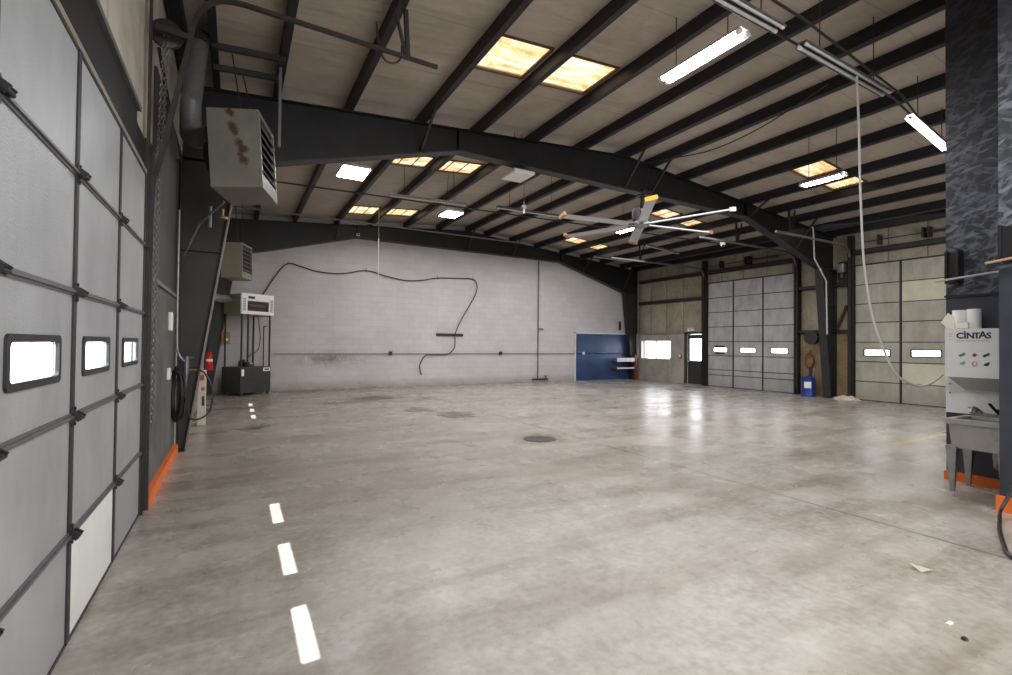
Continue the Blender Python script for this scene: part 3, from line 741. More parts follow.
m = MB().bar((XR-.06, 7.6, 2.75), (XR-.06, 7.86, 2.08), .05, .06)
tag(m.build('diagonal_brace', 'wood_dark'), 'short dark diagonal brace on the insulated wall over the plywood', 'brace')
m = MB().bar((XR-.1, 3.6, zt(XR-.1)+.10), (XR-.1, 16.3, zt(XR-.1)+.10), .2, .17)
tag(m.build('eave_strut', 'steel_black'), 'black eave strut along the top of the right wall', 'eave strut')
m = MB().bar((XL+.08, YN+.2, zt(XL)+.11), (XL+.08, 16.3, zt(XL)+.11), .12, .17)
tag(m.build('eave_strut', 'steel_black'), 'black eave strut along the top of the left wall', 'eave strut')
# torsion spring shafts above the right doors
for (y0, y1, lab) in ((9.3, 12.3, 'spring shaft with brackets above the light grey overhead door'), (4.3, 7.2, 'spring shaft with brackets above the cream overhead door')):
    t = thing('spring_shaft', lab, 'spring shaft', (XR-.14, (y0+y1)/2, 4.52), 'door spring shafts')
    MB().cyl((XR-.14, y0, 4.52), (XR-.14, y1, 4.52), .014, 10).build('shaft', 'steel_dark', t)
    yc = (y0+y1)/2
    MB().cyl((XR-.14, yc-1.15, 4.52), (XR-.14, yc-.15, 4.52), .035, 12).build('spring', 'steel_dark', t)
    for q in (yc, yc-.12, yc+1.0): B(XR-.2, XR+.029, q-.02, q+.02, 4.40, 4.66).build('bracket', 'steel_dark', t)

# ------------------------------------------------------------------ exit door and slider window
t = thing('door_5', 'dark narrow exit door with a tall bright glazed top on the right wall', 'door', (XR, 13.06, 0), kind='structure')
wall_with_holes(0, XR+.03, XR+.075, 12.70, 13.42, .02, 1.96, [(12.76, 13.36, .93, 1.80)]).build('leaf', 'tank_dark', t)
B(XR+.05, XR+.056, 12.76, 13.36, .93, 1.80).build('pane', 'glass', t)
m = MB()
m.box(XR-.03, XR+.03, 13.43, 13.53, 0, 2.04); m.box(XR-.03, XR+.03, 12.64, 12.69, 0, 2.04); m.box(XR-.03, XR+.03, 12.64, 13.53, 1.97, 2.06); m.build('frame', 'tank_dark', t)
m = MB(); m.cyl((XR+.03, 13.34, .90), (XR-.03, 13.34, .90), .018, 10); m.cyl((XR-.03, 13.34, .90), (XR-.05, 13.34, .90), .03, 12); m.build('door_handle', 'galvanized', t)
B(XR-.1, XR+.1, 12.68, 13.44, 0, .025).build('threshold', 'galvanized', t)
t = thing('window_1', 'wide bright slider window in the beige lower wall by the corner', 'window', (XR, 15.05, .93), kind='structure')
m = MB()
for q in ((14.2, 15.9, .93, .965), (14.2, 15.9, 1.695, 1.73), (14.2, 14.235, .93, 1.73), (15.865, 15.9, .93, 1.73), (15.01, 15.05, .93, 1.73)): m.box(XR-.05, XR+.04, *q)
m.build('window_frame', 'white_metal', t)
B(XR, XR+.006, 14.23, 15.02, .96, 1.70).build('pane', 'glass', t); B(XR+.015, XR+.021, 15.02, 15.87, .96, 1.70).build('pane', 'glass', t)
m = MB().tube([(XR+.35, 15.95, 1.31), (XR+.35, 15.5, 1.30), (XR+.35, 15.1, 1.22), (XR+.35, 14.8, 1.10), (XR+.35, 14.55, .93)], .022, 8, smooth=6)
m.tube([(XR+.35, 15.95, 1.31), (XR+.35, 15.97, .6), (XR+.35, 15.97, -.26)], .022, 8); m.tube([(XR+.35, 14.55, .93), (XR+.35, 14.5, .5), (XR+.35, 14.5, -.26)], .022, 8)
tag(m.build('bent_rail', 'steel_dark'), 'dark curved rail standing outside the slider window', 'rail')
tag(B(XR-.09, XR-.03, 13.62, 16.0, 2.0, 2.045).build('trim_3', 'galvanized', kind='structure'), 'grey capping rail on top of the beige lower wall', 'trim')
t = thing('emergency_light', 'small pale emergency light box above the exit door', 'emergency light', (XR-.05, 13.2, 2.1))
B(XR-.06, XR+.03, 13.05, 13.38, 2.075, 2.23).build('body', 'offwhite', t, bevel=.01)
for y in (13.12, 13.31): MB().cyl((XR-.06, y, 2.14), (XR-.10, y, 2.12), .045, 14).build('lamp', 'white_plastic', t)
t = thing('alarm_box', 'small red pull station with white face left of the exit door', 'alarm', (XR-.05, 13.72, 1.05))
B(XR-.085, XR-.035, 13.66, 13.78, 1.0, 1.18).build('body', 'red_paint', t, bevel=.006); B(XR-.095, XR-.085, 13.68, 13.76, 1.06, 1.15).build('face', 'white_plastic', t)

# ------------------------------------------------------------------ blue painted panel and corner shelves on the back wall
t = thing('blue_panel', 'deep blue painted rectangle with white border on the block wall by the corner', 'painted panel', (13.95, YB-.02, 0))
B(12.47, 15.5, YB-.035, YB-.001, 0, 1.98).build('field', 'blue', t)
m = MB(); m.box(12.40, 12.47, YB-.045, YB-.001, 0, 2.05); m.box(12.40, 15.5, YB-.045, YB-.001, 1.98, 2.05); m.build('border', 'trim_white', t)
for zz, lab, hh in ((.80, 'upper white-edged shelf against the blue panel', .16), (.49, 'lower thin white-edged shelf against the blue panel', .06)):
    t = thing('wall_shelf', lab, 'shelf', (14.9, 16.2, zz), 'shelves on the blue panel')
    B(14.42, 15.40, 16.0, YB-.035, zz, zz+.035).build('board', 'wood_shelf', t)
    B(14.40, 15.42, 15.98, 16.0, zz-.01, zz+hh).build('front_edge', 'shelf_white', t)
    for x in (14.5, 15.3): B(x-.02, x+.02, 16.0, YB-.035, zz-.05, zz).build('bracket', 'wood_shelf', t)
t = thing('shelf_post', 'reddish brown post in the corner holding the white-edged shelves', 'post', (15.45, 16.05, 0))
B(15.42, 15.52, 15.95, 16.05, 0, 1.08).build('body', 'wood_shelf', t)
tag(MB().cyl((15.60, 15.99, 0), (15.60, 15.99, 4.6), .025, 12).build('downpipe', 'steel_grey'), 'slim grey pipe rising in the far right corner', 'pipe')

# ------------------------------------------------------------------ services on the back wall
def cable(name, pts, r, mat, label, cat, sub=8, seg=8):
    return tag(MB().tube(pts, r, seg, smooth=sub).build(name, mat, smooth=True), label, cat)
yc = YB-.06
cp = [(.55, 2.75), (.72, 2.97), (1.05, 3.55), (1.37, 3.92), (1.75, 3.86), (2.27, 3.74), (3.0, 3.74), (3.75, 3.90), (4.4, 3.77), (5.1, 3.67), (5.7, 3.72), (6.26, 3.84), (7.1, 3.89), (7.66, 3.90), (7.83, 3.70), (7.78, 3.35), (7.51, 2.87), (7.2, 2.4), (6.97, 1.9), (6.95, 1.6), (6.92, 1.33), (6.67, 1.11), (6.2, 1.10), (5.85, 1.07), (5.66, .77), (5.66, .58), (5.72, .39)]
cable('hose', [(x, yc-(.05 if 6.8 < x < 7.4 and z < 2.6 else 0), z) for x, z in cp], .018, 'cable_black', 'long black hose draped in waves across the white block wall', 'hose', 6)
for k, (x, z) in enumerate(((1.37, 3.92), (3.75, 3.90), (6.26, 3.84), (7.66, 3.90))):
    m = MB(); m.tube([(x, YB-.001, z+.09), (x, yc-.01, z+.07), (x, yc-.034, z+.03), (x, yc-.034, z-.02), (x, yc, z-.032), (x, yc+.03, z-.02)], .007, 6)
    tag(m.build('hose_hook', 'steel_dark'), 'small dark hook holding the black wall hose, %s from the left' % ORD[k], 'hook', 'hooks along the wall hose')
m = MB(); m.box(6.26, 7.30, YB-.04, YB, 1.77, 1.87)
for k in range(7): m.box(6.32+k*.15, 6.36+k*.15, YB-.07, YB-.04, 1.80, 1.84)
tag(m.build('tool_rail', 'black_plastic'), 'short black tool holder strip screwed to the white block wall', 'tool rail')
for x, lab in ((4.61, 'small dark outlet box on the block wall left of the black tool strip'), (8.87, 'small dark outlet box on the block wall right of the black tool strip')):
    t = thing('outlet_box', lab, 'outlet', (x, YB-.04, 1.16), 'outlet boxes on the block wall')
    B(x-.06, x+.06, YB-.08, YB-.036, 1.09, 1.22).build('body', 'steel_dark', t, bevel=.006); B(x-.035, x+.035, YB-.088, YB-.08, 1.12, 1.19).build('socket', 'black_plastic', t)
t = thing('outlet_box', 'pale switch box on the upper blue panel at the conduit line', 'outlet', (12.85, YB-.05, 1.15)); B(12.80, 12.90, YB-.09, YB-.036, 1.10, 1.21).build('body', 'white_plastic', t, bevel=.006); B(12.83, 12.87, YB-.1, YB-.09, 1.13, 1.18).build('switch', 'offwhite', t)
t = thing('riser_pipe', 'vertical grey pipe with a valve running down the block wall', 'pipe', (10.58, YB-.05, 0))
MB().cyl((10.58, YB-.035, .12), (10.58, YB-.035, 4.86), .028, 12).build('pipe', 'steel_grey', t, smooth=True)
m = MB(); m.cyl((10.3, YB-.05, .12), (11.05, YB-.05, .12), .03, 10); m.cyl((10.95, YB-.05, .12), (10.95, YB-.05, .24), .022, 8); m.box(10.86, 11.04, YB-.06, YB-.04, .23, .25); m.build('valve', 'steel_dark', t)
B(10.55, 10.80, YB-.07, YB-.03, 2.10, 2.15).build('clamp', 'steel_grey', t)
cable('hanging_string', [(3.70, 14.6, 5.5), (3.71, 14.6, 4.6), (3.72, 14.6, 3.22)], .009, 'offwhite', 'thin white pull cord hanging in front of the block wall', 'cord', 3, 6)
tag(B(14.60, 14.70, 16.08, 16.13, 2.16, 2.54).build('wall_plate', 'black_plastic'), 'narrow dark plate on the far frame leg above the blue panel', 'plate')
t = thing('bullet_camera', 'tiny white camera at the peak of the far steel frame', 'camera', (3.42, 16.05, 4.95)); B(3.36, 3.46, 16.03, 16.085, 4.96, 5.04).build('body', 'white_plastic', t, bevel=.01); MB().cyl((3.41, 16.03, 5.0), (3.41, 15.98, 4.99), .028, 12).build('lens', 'black_plastic', t)

# ------------------------------------------------------------------ waste oil furnace on its stand, tank below
RZ = math.radians(35)
A0 = Vector((.13, 15.158, 0))                         # near corner of the tank
def rb(mb, a=RZ): return mb.xf(Matrix.Translation(A0) @ Matrix.Rotation(a, 4, 'Z'))
t = thing('oil_tank', 'low dark steel oil tank on the floor under the white furnace', 'oil tank', tuple(A0))
rb(B(0, .95, 0, .80, .07, .79)).build('body', 'tank_dark', t, bevel=.012)
for x, y in ((.06, .06), (.89, .06), (.06, .74), (.89, .74)): rb(B(x-.03, x+.03, y-.03, y+.03, 0, .07)).build('foot', 'steel_dark', t)
rb(MB().cyl((.2, .3, .80), (.2, .3, .95), .05, 14).cyl((.2, .3, .95), (.33, .3, .97), .03, 10)).build('pump', 'steel_dark', t)
rb(B(.30, .45, .22, .40, .80, .93)).build('motor', 'black_plastic', t, bevel=.02)
rb(MB().cyl((.45, .31, .87), (.56, .31, .87), .05, 14)).build('filter', 'galvanized', t)
rb(B(.70, .92, -.006, 0, .66, .76)).build('label_plate', 'white_plastic', t)
rb(B(.735, .885, -.009, -.006, .69, .735)).build('marking', 'logo_navy', t)
rb(B(.03, .10, -.006, 0, .55, .73)).build('tag_sheet', 'white_plastic', t)
t = thing('oil_furnace', 'white fronted waste oil heater raised on thin legs in the far left corner', 'heater', tuple(A0))
rb(B(.02, 1.0, .06, .80, 2.28, 2.83)).build('cabinet', 'heater_paint_tan', t, bevel=.01)
fp = rb(wall_with_holes(1, 0, .06, .0, 1.02, 2.266, 2.847, [(.18, .86, 2.36, 2.64)]))
fp.build('front_panel', 'white_paint', t, bevel=.006)
rb(B(.18, .86, .055, .062, 2.36, 2.64)).build('burner_opening', 'black_plastic', t)
m = MB(); m.cyl((.24, .045, 2.50), (.74, .045, 2.50), .04, 12)
rb(m).build('burner_tube', 'burner_orange', t)
for x0 in (.04, .90):
    m = MB()
    for k in range(8): m.box(x0, x0+.08, -.006, .0, 2.36+k*.045, 2.385+k*.045)
    rb(m).build('louver', 'steel_grey', t)
rb(B(.20, .40, -.005, 0, 2.70, 2.77)).build('marking', 'logo_navy', t)
for x, y in ((.05, .05), (.24, .05), (.93, .05), (.05, .75), (.93, .75)): rb(MB().bar((x, y, .793), (x, y, 2.27), .035, .035)).build('leg', 'steel_dark', t)
for x in (.05, .93): rb(MB().bar((x, .05, 2.24), (x, .75, 2.24), .03, .03)).build('stand_rail', 'galvanized', t)
m = MB(); m.cyl((-.10, 15.62, 2.66), (-.24, 15.45, 2.66), .085, 16); m.cyl((-.24, 15.45, 2.66), (-.60, 15.0, 2.68), .11, 16)
m.build('vent_pipe', 'galvanized', t, smooth=True)
MB().tube([(.55, 15.75, 2.26), (.62, 15.78, 1.6), (.55, 15.72, 1.25), (.36, 15.6, 1.12), (.3, 15.45, .99)], .012, 6, smooth=6).build('fuel_line', 'cable_black', t, smooth=True)
m = MB(); m.cyl((.72, 16.0, .0), (.72, 16.0, 1.95), .016, 8); m.cyl((.72, 16.0, 1.95), (.80, 16.05, 1.97), .016, 8)
tag(m.build('thin_pipe', 'steel_dark'), 'thin dark standpipe between the white heater legs and the wall', 'pipe')
t = thing('switch_panel', 'tan switch box fixed to the wall left of the white heater legs', 'switch box', (-.24, 16.2, 1.6)); B(-.36, -.14, 15.99, 16.08, 1.42, 1.78).build('body', 'ebox_tan', t, bevel=.008); MB().cyl((-.22, 15.99, 1.55), (-.22, 15.97, 1.55), .035, 12).build('knob', 'white_plastic', t)

# ------------------------------------------------------------------ hanging unit heaters
def unit_heater(label, N, ang, tilt, w, d, h, mat, rods, flue):
    t = thing('unit_heater', label, 'unit heater', N, 'hanging unit heaters')
    Mx = Matrix.Translation(N) @ Matrix.Rotation(-ang, 4, 'Z') @ Matrix.Rotation(tilt, 4, 'Y')
    X = lambda m: m.xf(Mx)
    e = .045
    X(B(-w, -.035, 0, d, 0, h)).build('cabinet', mat, t, bevel=.006)
    m = MB()
    for q in ((0, d, 0, .15), (0, d, h-.05, h), (0, e, .15, h-.05), (d-e, d, .15, h-.05)): m.box(-.035, .0, *q)
    X(m).build('front_frame', mat, t, bevel=.003)
    X(B(-.035, -.031, e, d-e, .15, h-.05)).build('heat_exchanger', 'black_plastic', t)
    for k in range(6):
        z = .20+k*.095
        X(MB().bar((-.012, e, z), (-.012, d-e, z), .075, .008, up=(.75, 0, .66))).build('louver', 'steel_grey', t)
    for k, (x, y) in enumerate(((-.30, d-.06), (-.18, d-.04))):
        p = Mx @ Vector((x, y, h)); MB().cyl(p, rods[k], .008, 8).build('hanger_rod', 'steel_dark', t)
    X(MB().lathe([(0, 0), (.17, 0), (.20, .05), (.20, .1), (0, .1)], (-w-.1, d/2, h/2), 0, 18)).build('fan_shroud', 'steel_dark', t)
    if flue:
        m = MB(); m.tube([(-.24, 6.15, 3.76), (-.36, 6.30, 3.74), (-.47, 6.48, 3.80), (-.485, 6.52, 4.0), (-.485, 6.52, 4.2)], .105, 18, smooth=4)
        m.build('flue_elbow', 'steel_grey', t, smooth=True)
        MB().cyl((-.485, 6.52, 4.14), (-.43, 6.72, 5.02), .10, 20).build('flue_pipe', 'steel_grey', t, smooth=True)
        MB().cyl((-.432, 6.70, 4.98), (-.428, 6.73, 5.10), .115, 20).build('flue_collar', 'steel_dark', t, smooth=True)
    return t
unit_heater('grey rust-streaked unit heater hanging by the left door, nearest one', (.224, 5.64, 3.109), .276, -.069, .494, .67, .813, 'heater_paint', [(-.09, 6.74, 4.985), (.035, 7.18, 4.955)], True)
unit_heater('smaller looking tan unit heater hanging beyond the tapered left column', (.109, 12.548, 2.959), .337, -.023, .45, .675, .80, 'heater_paint_tan', [(-.08, 13.2, zt(-.08)+.15), (.06, 13.25, zt(.06)+.15)], False)
for k, (yy, zz, lab) in enumerate(((6.74, 5.05, 'near dark channel bar below the purlins above the grey heater'), (7.2, 5.02, 'far dark channel bar below the purlins above the grey heater'))):
    m = MB(); m.bar((-.30, yy, zz-.02), (.50, yy, zz+.04), .05, .07)
    tag(m.build('hanger_bar', 'steel_dark'), lab, 'hanger bar', 'heater hanger bars')
tag(MB().bar((.46, 7.0, zt(.45)), (.46, 7.0, 4.06), .035, .035).build('hanging_pole', 'steel_grey'), 'slim grey drop pole hanging beside the grey unit heater', 'pole')
t = thing('hanging_gas_line', 'thin gas pipe with brass valve slanting up to the grey unit heater', 'gas pipe', (-.2, 6.8, 3.1))
MB().tube([(-.62, 7.7, 2.62), (-.42, 7.2, 2.98), (-.14, 6.5, 3.12)], .012, 8).build('pipe', 'galvanized', t)
MB().cyl((-.16, 6.7, 2.98), (-.16, 6.7, 3.08), .016, 10).build('stem', 'brass', t); MB().cyl((-.16, 6.7, 2.96), (-.16, 6.7, 2.985), .055, 14).build('handle', 'brass', t)
MB().cyl((-.30, 6.98, 2.90), (-.30, 6.98, 3.16), .02, 10).build('tee', 'steel_grey', t)

# ------------------------------------------------------------------ left column: air hose, valve, conduit, extinguisher, white post
t = thing('air_line', 'grey air line with a valve on the left tapered column', 'air line', (-.58, 7.72, 1.2))
MB().tube([(-.665, 7.55, 3.2), (-.665, 7.55, 1.6), (-.64, 7.58, 1.32), (-.56, 7.62, 1.22)], .014, 8, smooth=5).build('pipe', 'galvanized', t)
m = MB(); m.cyl((-0.560, 7.62, 1.06), (-0.560, 7.62, 1.30), .028, 12); m.cyl((-0.640, 7.62, 1.28), (-0.480, 7.62, 1.28), .012, 8); m.build('valve', 'steel_grey', t)
m = MB(); m.cyl((-0.560, 7.62, 1.12), (-0.440, 7.62, 1.12), .018, 10); m.build('coupling', 'brass', t)
m = MB(); m.cyl((-0.560, 7.62, 1.06), (-0.590, 7.62, .55), .016, 8); m.build('drain_leg', 'steel_grey', t)
def loops(name, label, c, rx, rz, n, r, mat, y_spread=.05, seed=1):
    rnd = random.Random(seed); m = MB()
    for k in range(n):
        a = rx*(1+rnd.uniform(-.2, .15)); b = rz*(1+rnd.uniform(-.15, .12)); dy = rnd.uniform(-1, 1)*y_spread; dx = rnd.uniform(-.03, .03); dz = rnd.uniform(-.05, .03)
        m.tube([(c[0]+dx+a*math.cos(q), c[1]+dy+.02*math.sin(3*q), c[2]+dz+b*math.sin(q)) for q in [2*PI*i/22 for i in range(22)]], r, 6, closed=True)
    return tag(m.build(name, mat, smooth=True), label, 'hose')
loops('coiled_hose', 'bunch of black hose hung at the foot of the tapered left column', (-.635, 7.45, .84), .05, .32, 6, .013, 'black_rubber', .05)
cable('loop_hose', [(-.43, 7.62, 1.12), (-.36, 7.62, 1.08), (-.28, 7.62, .92), (-.26, 7.62, .72), (-.30, 7.62, .55), (-.40, 7.62, .47), (-.50, 7.62, .48), (-.54, 7.62, .60)], .012, 'black_rubber', 'single black hose loop swinging out from the brass coupling', 'hose', 6, 6)
t = thing('mounted_fire_extinguisher', 'red fire extinguisher on the left wall beyond the tapered column', 'fire extinguisher', (-.56, 14.1, .85))
MB().lathe([(0, 0), (.07, 0), (.08, .02), (.08, .36), (.06, .42), (.025, .45), (.025, .48), (0, .48)], (-.56, 14.1, .78), 2, 20).build('cylinder', 'red_paint', t, smooth=True)
m = MB(); m.box(-.58, -.54, 14.05, 14.15, 1.26, 1.31); m.bar((-.56, 14.1, 1.30), (-.44, 14.1, 1.34), .03, .015); m.build('handle', 'black_plastic', t)
MB().tube([(-.56, 14.05, 1.28), (-.50, 14.02, 1.2), (-.47, 14.02, 1.0), (-.48, 14.02, .9)], .012, 6, smooth=4).build('nozzle_hose', 'black_rubber', t)
MB().lathe([(.081, 0), (.082, .0), (.082, .06), (.081, .06)], (-.56, 14.1, 1.0), 2, 20).build('label_band', 'white_plastic', t)
B(-.68, -.63, 14.06, 14.14, .8, 1.25).build('bracket', 'steel_dark', t)
t = thing('guard_post', 'short white post with red stickers beside the far left door', 'post', (-.50, 10.3, 0))
B(-.58, -.45, 10.20, 10.33, 0, .98).build('body', 'offwhite', t, bevel=.01)
B(-.56, -.48, 10.192, 10.20, .80, .90).build('sticker', 'red_paint', t); B(-.52, -.47, 10.192, 10.20, .62, .68).build('sticker', 'red_paint', t); B(-.51, -.47, 10.192, 10.20, .35, .52).build('sticker', 'steel_dark', t)
t = thing('wall_switch', 'white thermostat plate on the grey lining board by the column', 'thermostat', (XL+.02, 7.0, 1.75)); B(XL, XL+.04, 6.93, 7.05, 1.62, 1.84).build('body', 'white_plastic', t, bevel=.01); B(XL+.04, XL+.046, 6.96, 7.02, 1.74, 1.80).build('dial', 'offwhite', t)
t = thing('wall_switch', 'lower white switch plate on the grey lining board', 'switch', (XL+.02, 6.95, 1.1)); B(XL, XL+.03, 6.90, 7.0, 1.04, 1.18).build('body', 'white_plastic', t, bevel=.006); B(XL+.03, XL+.042, 6.94, 6.96, 1.09, 1.13).build('switch', 'offwhite', t)

# ------------------------------------------------------------------ ceiling fan
FC = Vector((7.98, 8.12, 4.24))
t = thing('ceiling_fan', 'large six blade industrial ceiling fan hung under the middle rafter', 'ceiling fan', tuple(FC), None)
def F(*p): return FC+Vector(p)
m = MB(); m.cyl(F(0, 0, .16), F(0, -.08, .72), .04, 14); m.build('downrod', 'steel_dark', t)
MB().box(FC.x-.14, FC.x+.14, FC.y-.22, FC.y+.06, FC.z+.62, FC.z+.72).build('mount_clamp', 'steel_dark', t)
MB().lathe([(0, -.05), (.15, -.05), (.19, -.02), (.19, .05), (.14, .08), (0, .08)], FC, 2, 26).build('hub', 'galvanized', t, smooth=True)
MB().lathe([(0, .08), (.09, .08), (.1, .1), (.1, .34), (.06, .38), (0, .38)], F(-.10, .02, 0), 2, 18).build('motor', 'black_plastic', t, smooth=True)
B(FC.x-.05, FC.x+.05, FC.y-.16, FC.y-.06, FC.z+.10, FC.z+.34).build('gearbox', 'yellow_paint', t, bevel=.01)
for a in (-70, -8, 51, 111, 171, 231):
    q = math.radians(a); Mx = Matrix.Translation(FC) @ Matrix.Rotation(q, 4, 'Z') @ Matrix.Rotation(math.radians(12), 4, 'X')
    sec = [(-.10, 0), (-.07, .02), (.0, .028), (.07, .018), (.115, -.005), (.07, -.005), (0, .0), (-.07, -.005)]
    m = MB().prism(sec, 0, .16, 1.96); m.xf(Mx); b = m.build('blade', 'blade_alu', t)
    MB().box(1.94, 2.0, -.11, .12, -.03, .05).xf(Mx).build('tip_cap', 'yellow_paint' if a == 231 else ('white_plastic' if a == -70 else 'brown_cap'), b)
    MB().box(.1, .3, -.04, .04, -.02, .03).xf(Mx).build('blade_root', 'steel_grey', b)
for (x, y) in ((-.5, .0), (.5, .0), (0, -.55), (.2, -.5)):
    MB().cyl(F(0, -.06, .5), F(x, -.1+y*.3, .75+.45), .006, 6).build('guy_wire', 'steel_dark', t)

# ------------------------------------------------------------------ lamps
def strip_light(label, p0, p1, lit, w=.18, hang=None, tubes=2, group='fluorescent strip lights'):
    p0, p1 = Vector(p0), Vector(p1); d = (p1-p0).normalized(); s = d.cross(Vector((0, 0, 1))).normalized(); c = (p0+p1)/2
    t = thing('strip_light', label, 'strip light', tuple(c), group)
    m = MB(); up = Vector((0, 0, 1))
    prof = [(-w/2, .0), (-w*.28, .055), (w*.28, .055), (w/2, 0), (w/2-.006, -.004), (w*.26, .045), (-w*.26, .045), (-w/2+.006, -.004)]
    vs = [p + s*a + up*b for p in (p0, p1) for a, b in prof]; n = len(prof)
    m.add(vs, [tuple(range(n))[::-1], tuple(range(n, 2*n))]+[(i, (i+1) % n, n+(i+1) % n, n+i) for i in range(n)])
    m.build('housing', 'white_metal' if lit else 'steel_grey', t)
    for k in range(tubes):
        o = (k-(tubes-1)/2)*w*.5
        q0, q1 = p0+d*.04+s*o+up*.005, p1-d*.04+s*o+up*.005
        tb = MB().cyl(q0, q1, .019 if w < .2 else .03, 12).build('tube', 'tube_lit' if lit else 'tube_off', t, smooth=True)
        for r0, r1 in ((p0+d*.005, p0+d*.045), (p1-d*.045, p1-d*.005)): MB().cyl(r0+s*o+up*.005, r1+s*o+up*.005, .022 if w < .2 else .034, 12).build('lampholder', 'white_metal', tb)
    for f in (.18, .82):
        q = p0+(p1-p0)*f
        MB().cyl(q+up*.05, Vector((q.x, q.y, zd(q.x)-.02)), .006, 6).build('hanger_wire', 'steel_dark', t)
    return t
strip_light('bright twin-tube strip light nearest overhead, running along the purlins', (4.755, 3.31, 4.9), (4.755, 4.45, 4.9), True, .24)
strip_light('bright strip light under the pale skylights on the right slope', (9.47, 4.62, 4.6), (9.47, 5.38, 4.6), True, .22)
strip_light('bright strip light seen behind the ceiling fan hub', (9.75, 9.62, 4.8), (9.75, 10.85, 4.8), True, .22)
strip_light('lit strip light ending at the black pillar in the cross row', (8.62, 3.33, 4.9), (10.62, 3.57, 4.9), True, .14, tubes=1)
strip_light('unlit grey strip light in the cross row above the hanging cable', (5.50, 3.12, 4.88), (7.52, 3.16, 4.88), False, .16)
strip_light('unlit grey strip light in the cross row, cut by the top edge', (3.2, 3.08, 4.90), (5.05, 3.1, 4.90), False, .16)
strip_light('unlit thin strip light left of the far pull chain', (2.95, 10.7, 4.78), (4.72, 10.5, 4.78), False, .12, tubes=1)
strip_light('unlit thin strip light reaching toward the fan blades', (5.45, 10.3, 4.78), (7.3, 10.2, 4.78), False, .12, tubes=1)
strip_light('unlit thin strip light beyond the fan toward the grey overhead door', (11.6, 11.55, 4.75), (13.6, 12.0, 4.75), False, .12, tubes=1)
strip_light('unlit thin strip light farthest off near the exit corner', (11.3, 13.8, 4.7), (12.9, 13.9, 4.7), False, .12, tubes=1)
def panel_light(label, c, sx, sy, lit, tilt=0):
    t = thing('panel_light', label, 'panel light', c, 'square panel lights')
    c = Vector(c)
    B(c.x-sx/2, c.x+sx/2, c.y-sy/2, c.y+sy/2, c.z, c.z+.05).build('housing', 'white_metal', t, bevel=.006)
    B(c.x-sx/2+.015, c.x+sx/2-.015, c.y-sy/2+.015, c.y+sy/2-.015, c.z-.012, c.z).build('diffuser', 'panel_lit' if lit else 'white_plastic', t)
    B(c.x-.08, c.x+.08, c.y-.12, c.y+.12, c.z+.05, c.z+.09).build('driver_box', 'steel_grey', t)
    for dx in (-.12, .12): MB().cyl((c.x+dx, c.y, c.z+.05), (c.x+dx*.6, c.y, zd(c.x)-.02), .006, 6).build('hanger_wire', 'steel_dark', t)
panel_light('bright square panel light hanging left under the big rafter', (1.83, 9.08, 4.6), .5, .68, True)
panel_light('bright square panel light hanging farther back over the hall centre', (4.46, 10.80, 4.6), .44, .56, True)
panel_light('unlit white square panel light hanging behind the rafter middle', (4.74, 8.12, 4.76), .46, .55, False)

# conduits, cables in the roof
def conduit(name, pts, r, mat, label, cat='conduit', seg=8): return tag(MB().tube(pts, r, seg).build(name, mat, smooth=True), label, cat)
conduit('roof_conduit', [(-.2, 11.2, 4.84), (14.6, 10.4, 4.86)], .018, 'steel_dark', 'thin dark conduit crossing the far bay above the unlit strips')
conduit('roof_conduit', [(-.2, 14.3, 4.98), (9.0, 14.3, 4.98)], .02, 'steel_grey', 'thin grey conduit crossing in front of the far steel frame')
conduit('roof_conduit', [(2.6, 3.25, 5.05), (8.0, 3.28, 5.0), (12.4, 3.85, 4.98)], .014, 'steel_dark', 'thin dark conduit carrying the near cross row of strips')
conduit('roof_conduit', [(2.6, 2.92, 5.02), (5.2, 2.94, 4.98), (7.6, 3.02, 4.82), (8.5, 3.2, 4.84), (10.9, 3.5, 4.86)], .014, 'steel_dark', 'black cable running beside the near cross row of strips')
cable('sagging_wire', [(7.6, 7.8, 5.45), (7.75, 7.0, 5.34), (7.95, 6.2, 5.28), (7.95, 5.2, 5.33), (7.72, 4.0, 5.46)], .012, 'cable_black', 'sagging black wire under the right roof slope', 'wire', 6, 6)
cable('hanging_cable', [(6.6335, 3.1, 4.845), (6.6335, 3.1, 4.735), (6.681, 3.1, 4.188), (6.683, 3.09, 3.566), (6.667, 3.05, 2.694), (6.672, 3.02, 2.324), (6.702, 2.97, 1.898), (6.733, 2.9, 1.597), (6.76, 2.78, 1.244), (6.854, 2.7, 1.1175), (6.968, 2.6, 1.063), (7.027, 2.5, 1.115), (7.06, 2.42, 1.21)], .0135, 'cable_grey', 'pale grey cable hanging from the strip lights down to the soap board', 'cable', 6, 8)
t = thing('hanging_chain', 'thin chain with a pulley hanging from the roof left of the fan', 'chain', (5.42, 9.0, 4.4))
MB().cyl((5.42, 9.0, 4.55), (5.42, 9.0, zd(5.42)-.01), .008, 6).build('chain', 'steel_grey', t); MB().lathe([(0, -.02), (.05, -.02), (.04, 0), (.05, .02), (0, .02)], (5.42, 9.0, 4.48), 1, 16).build('pulley', 'steel_grey', t); MB().cyl((5.42, 9.0, 4.44), (5.42, 9.0, 4.34), .02, 8).build('weight', 'offwhite', t)
conduit('wall_conduit', [(14.05, 7.75, 4.92), (14.2, 7.75, 4.86), (14.22, 7.75, 4.72), (14.27, 7.75, 4.02), (14.88, 7.75, 3.42), (14.93, 7.75, 1.95), (14.93, 7.75, 1.88)], .022, 'cable_grey', 'pale grey bent conduit dropping in front of the right column')
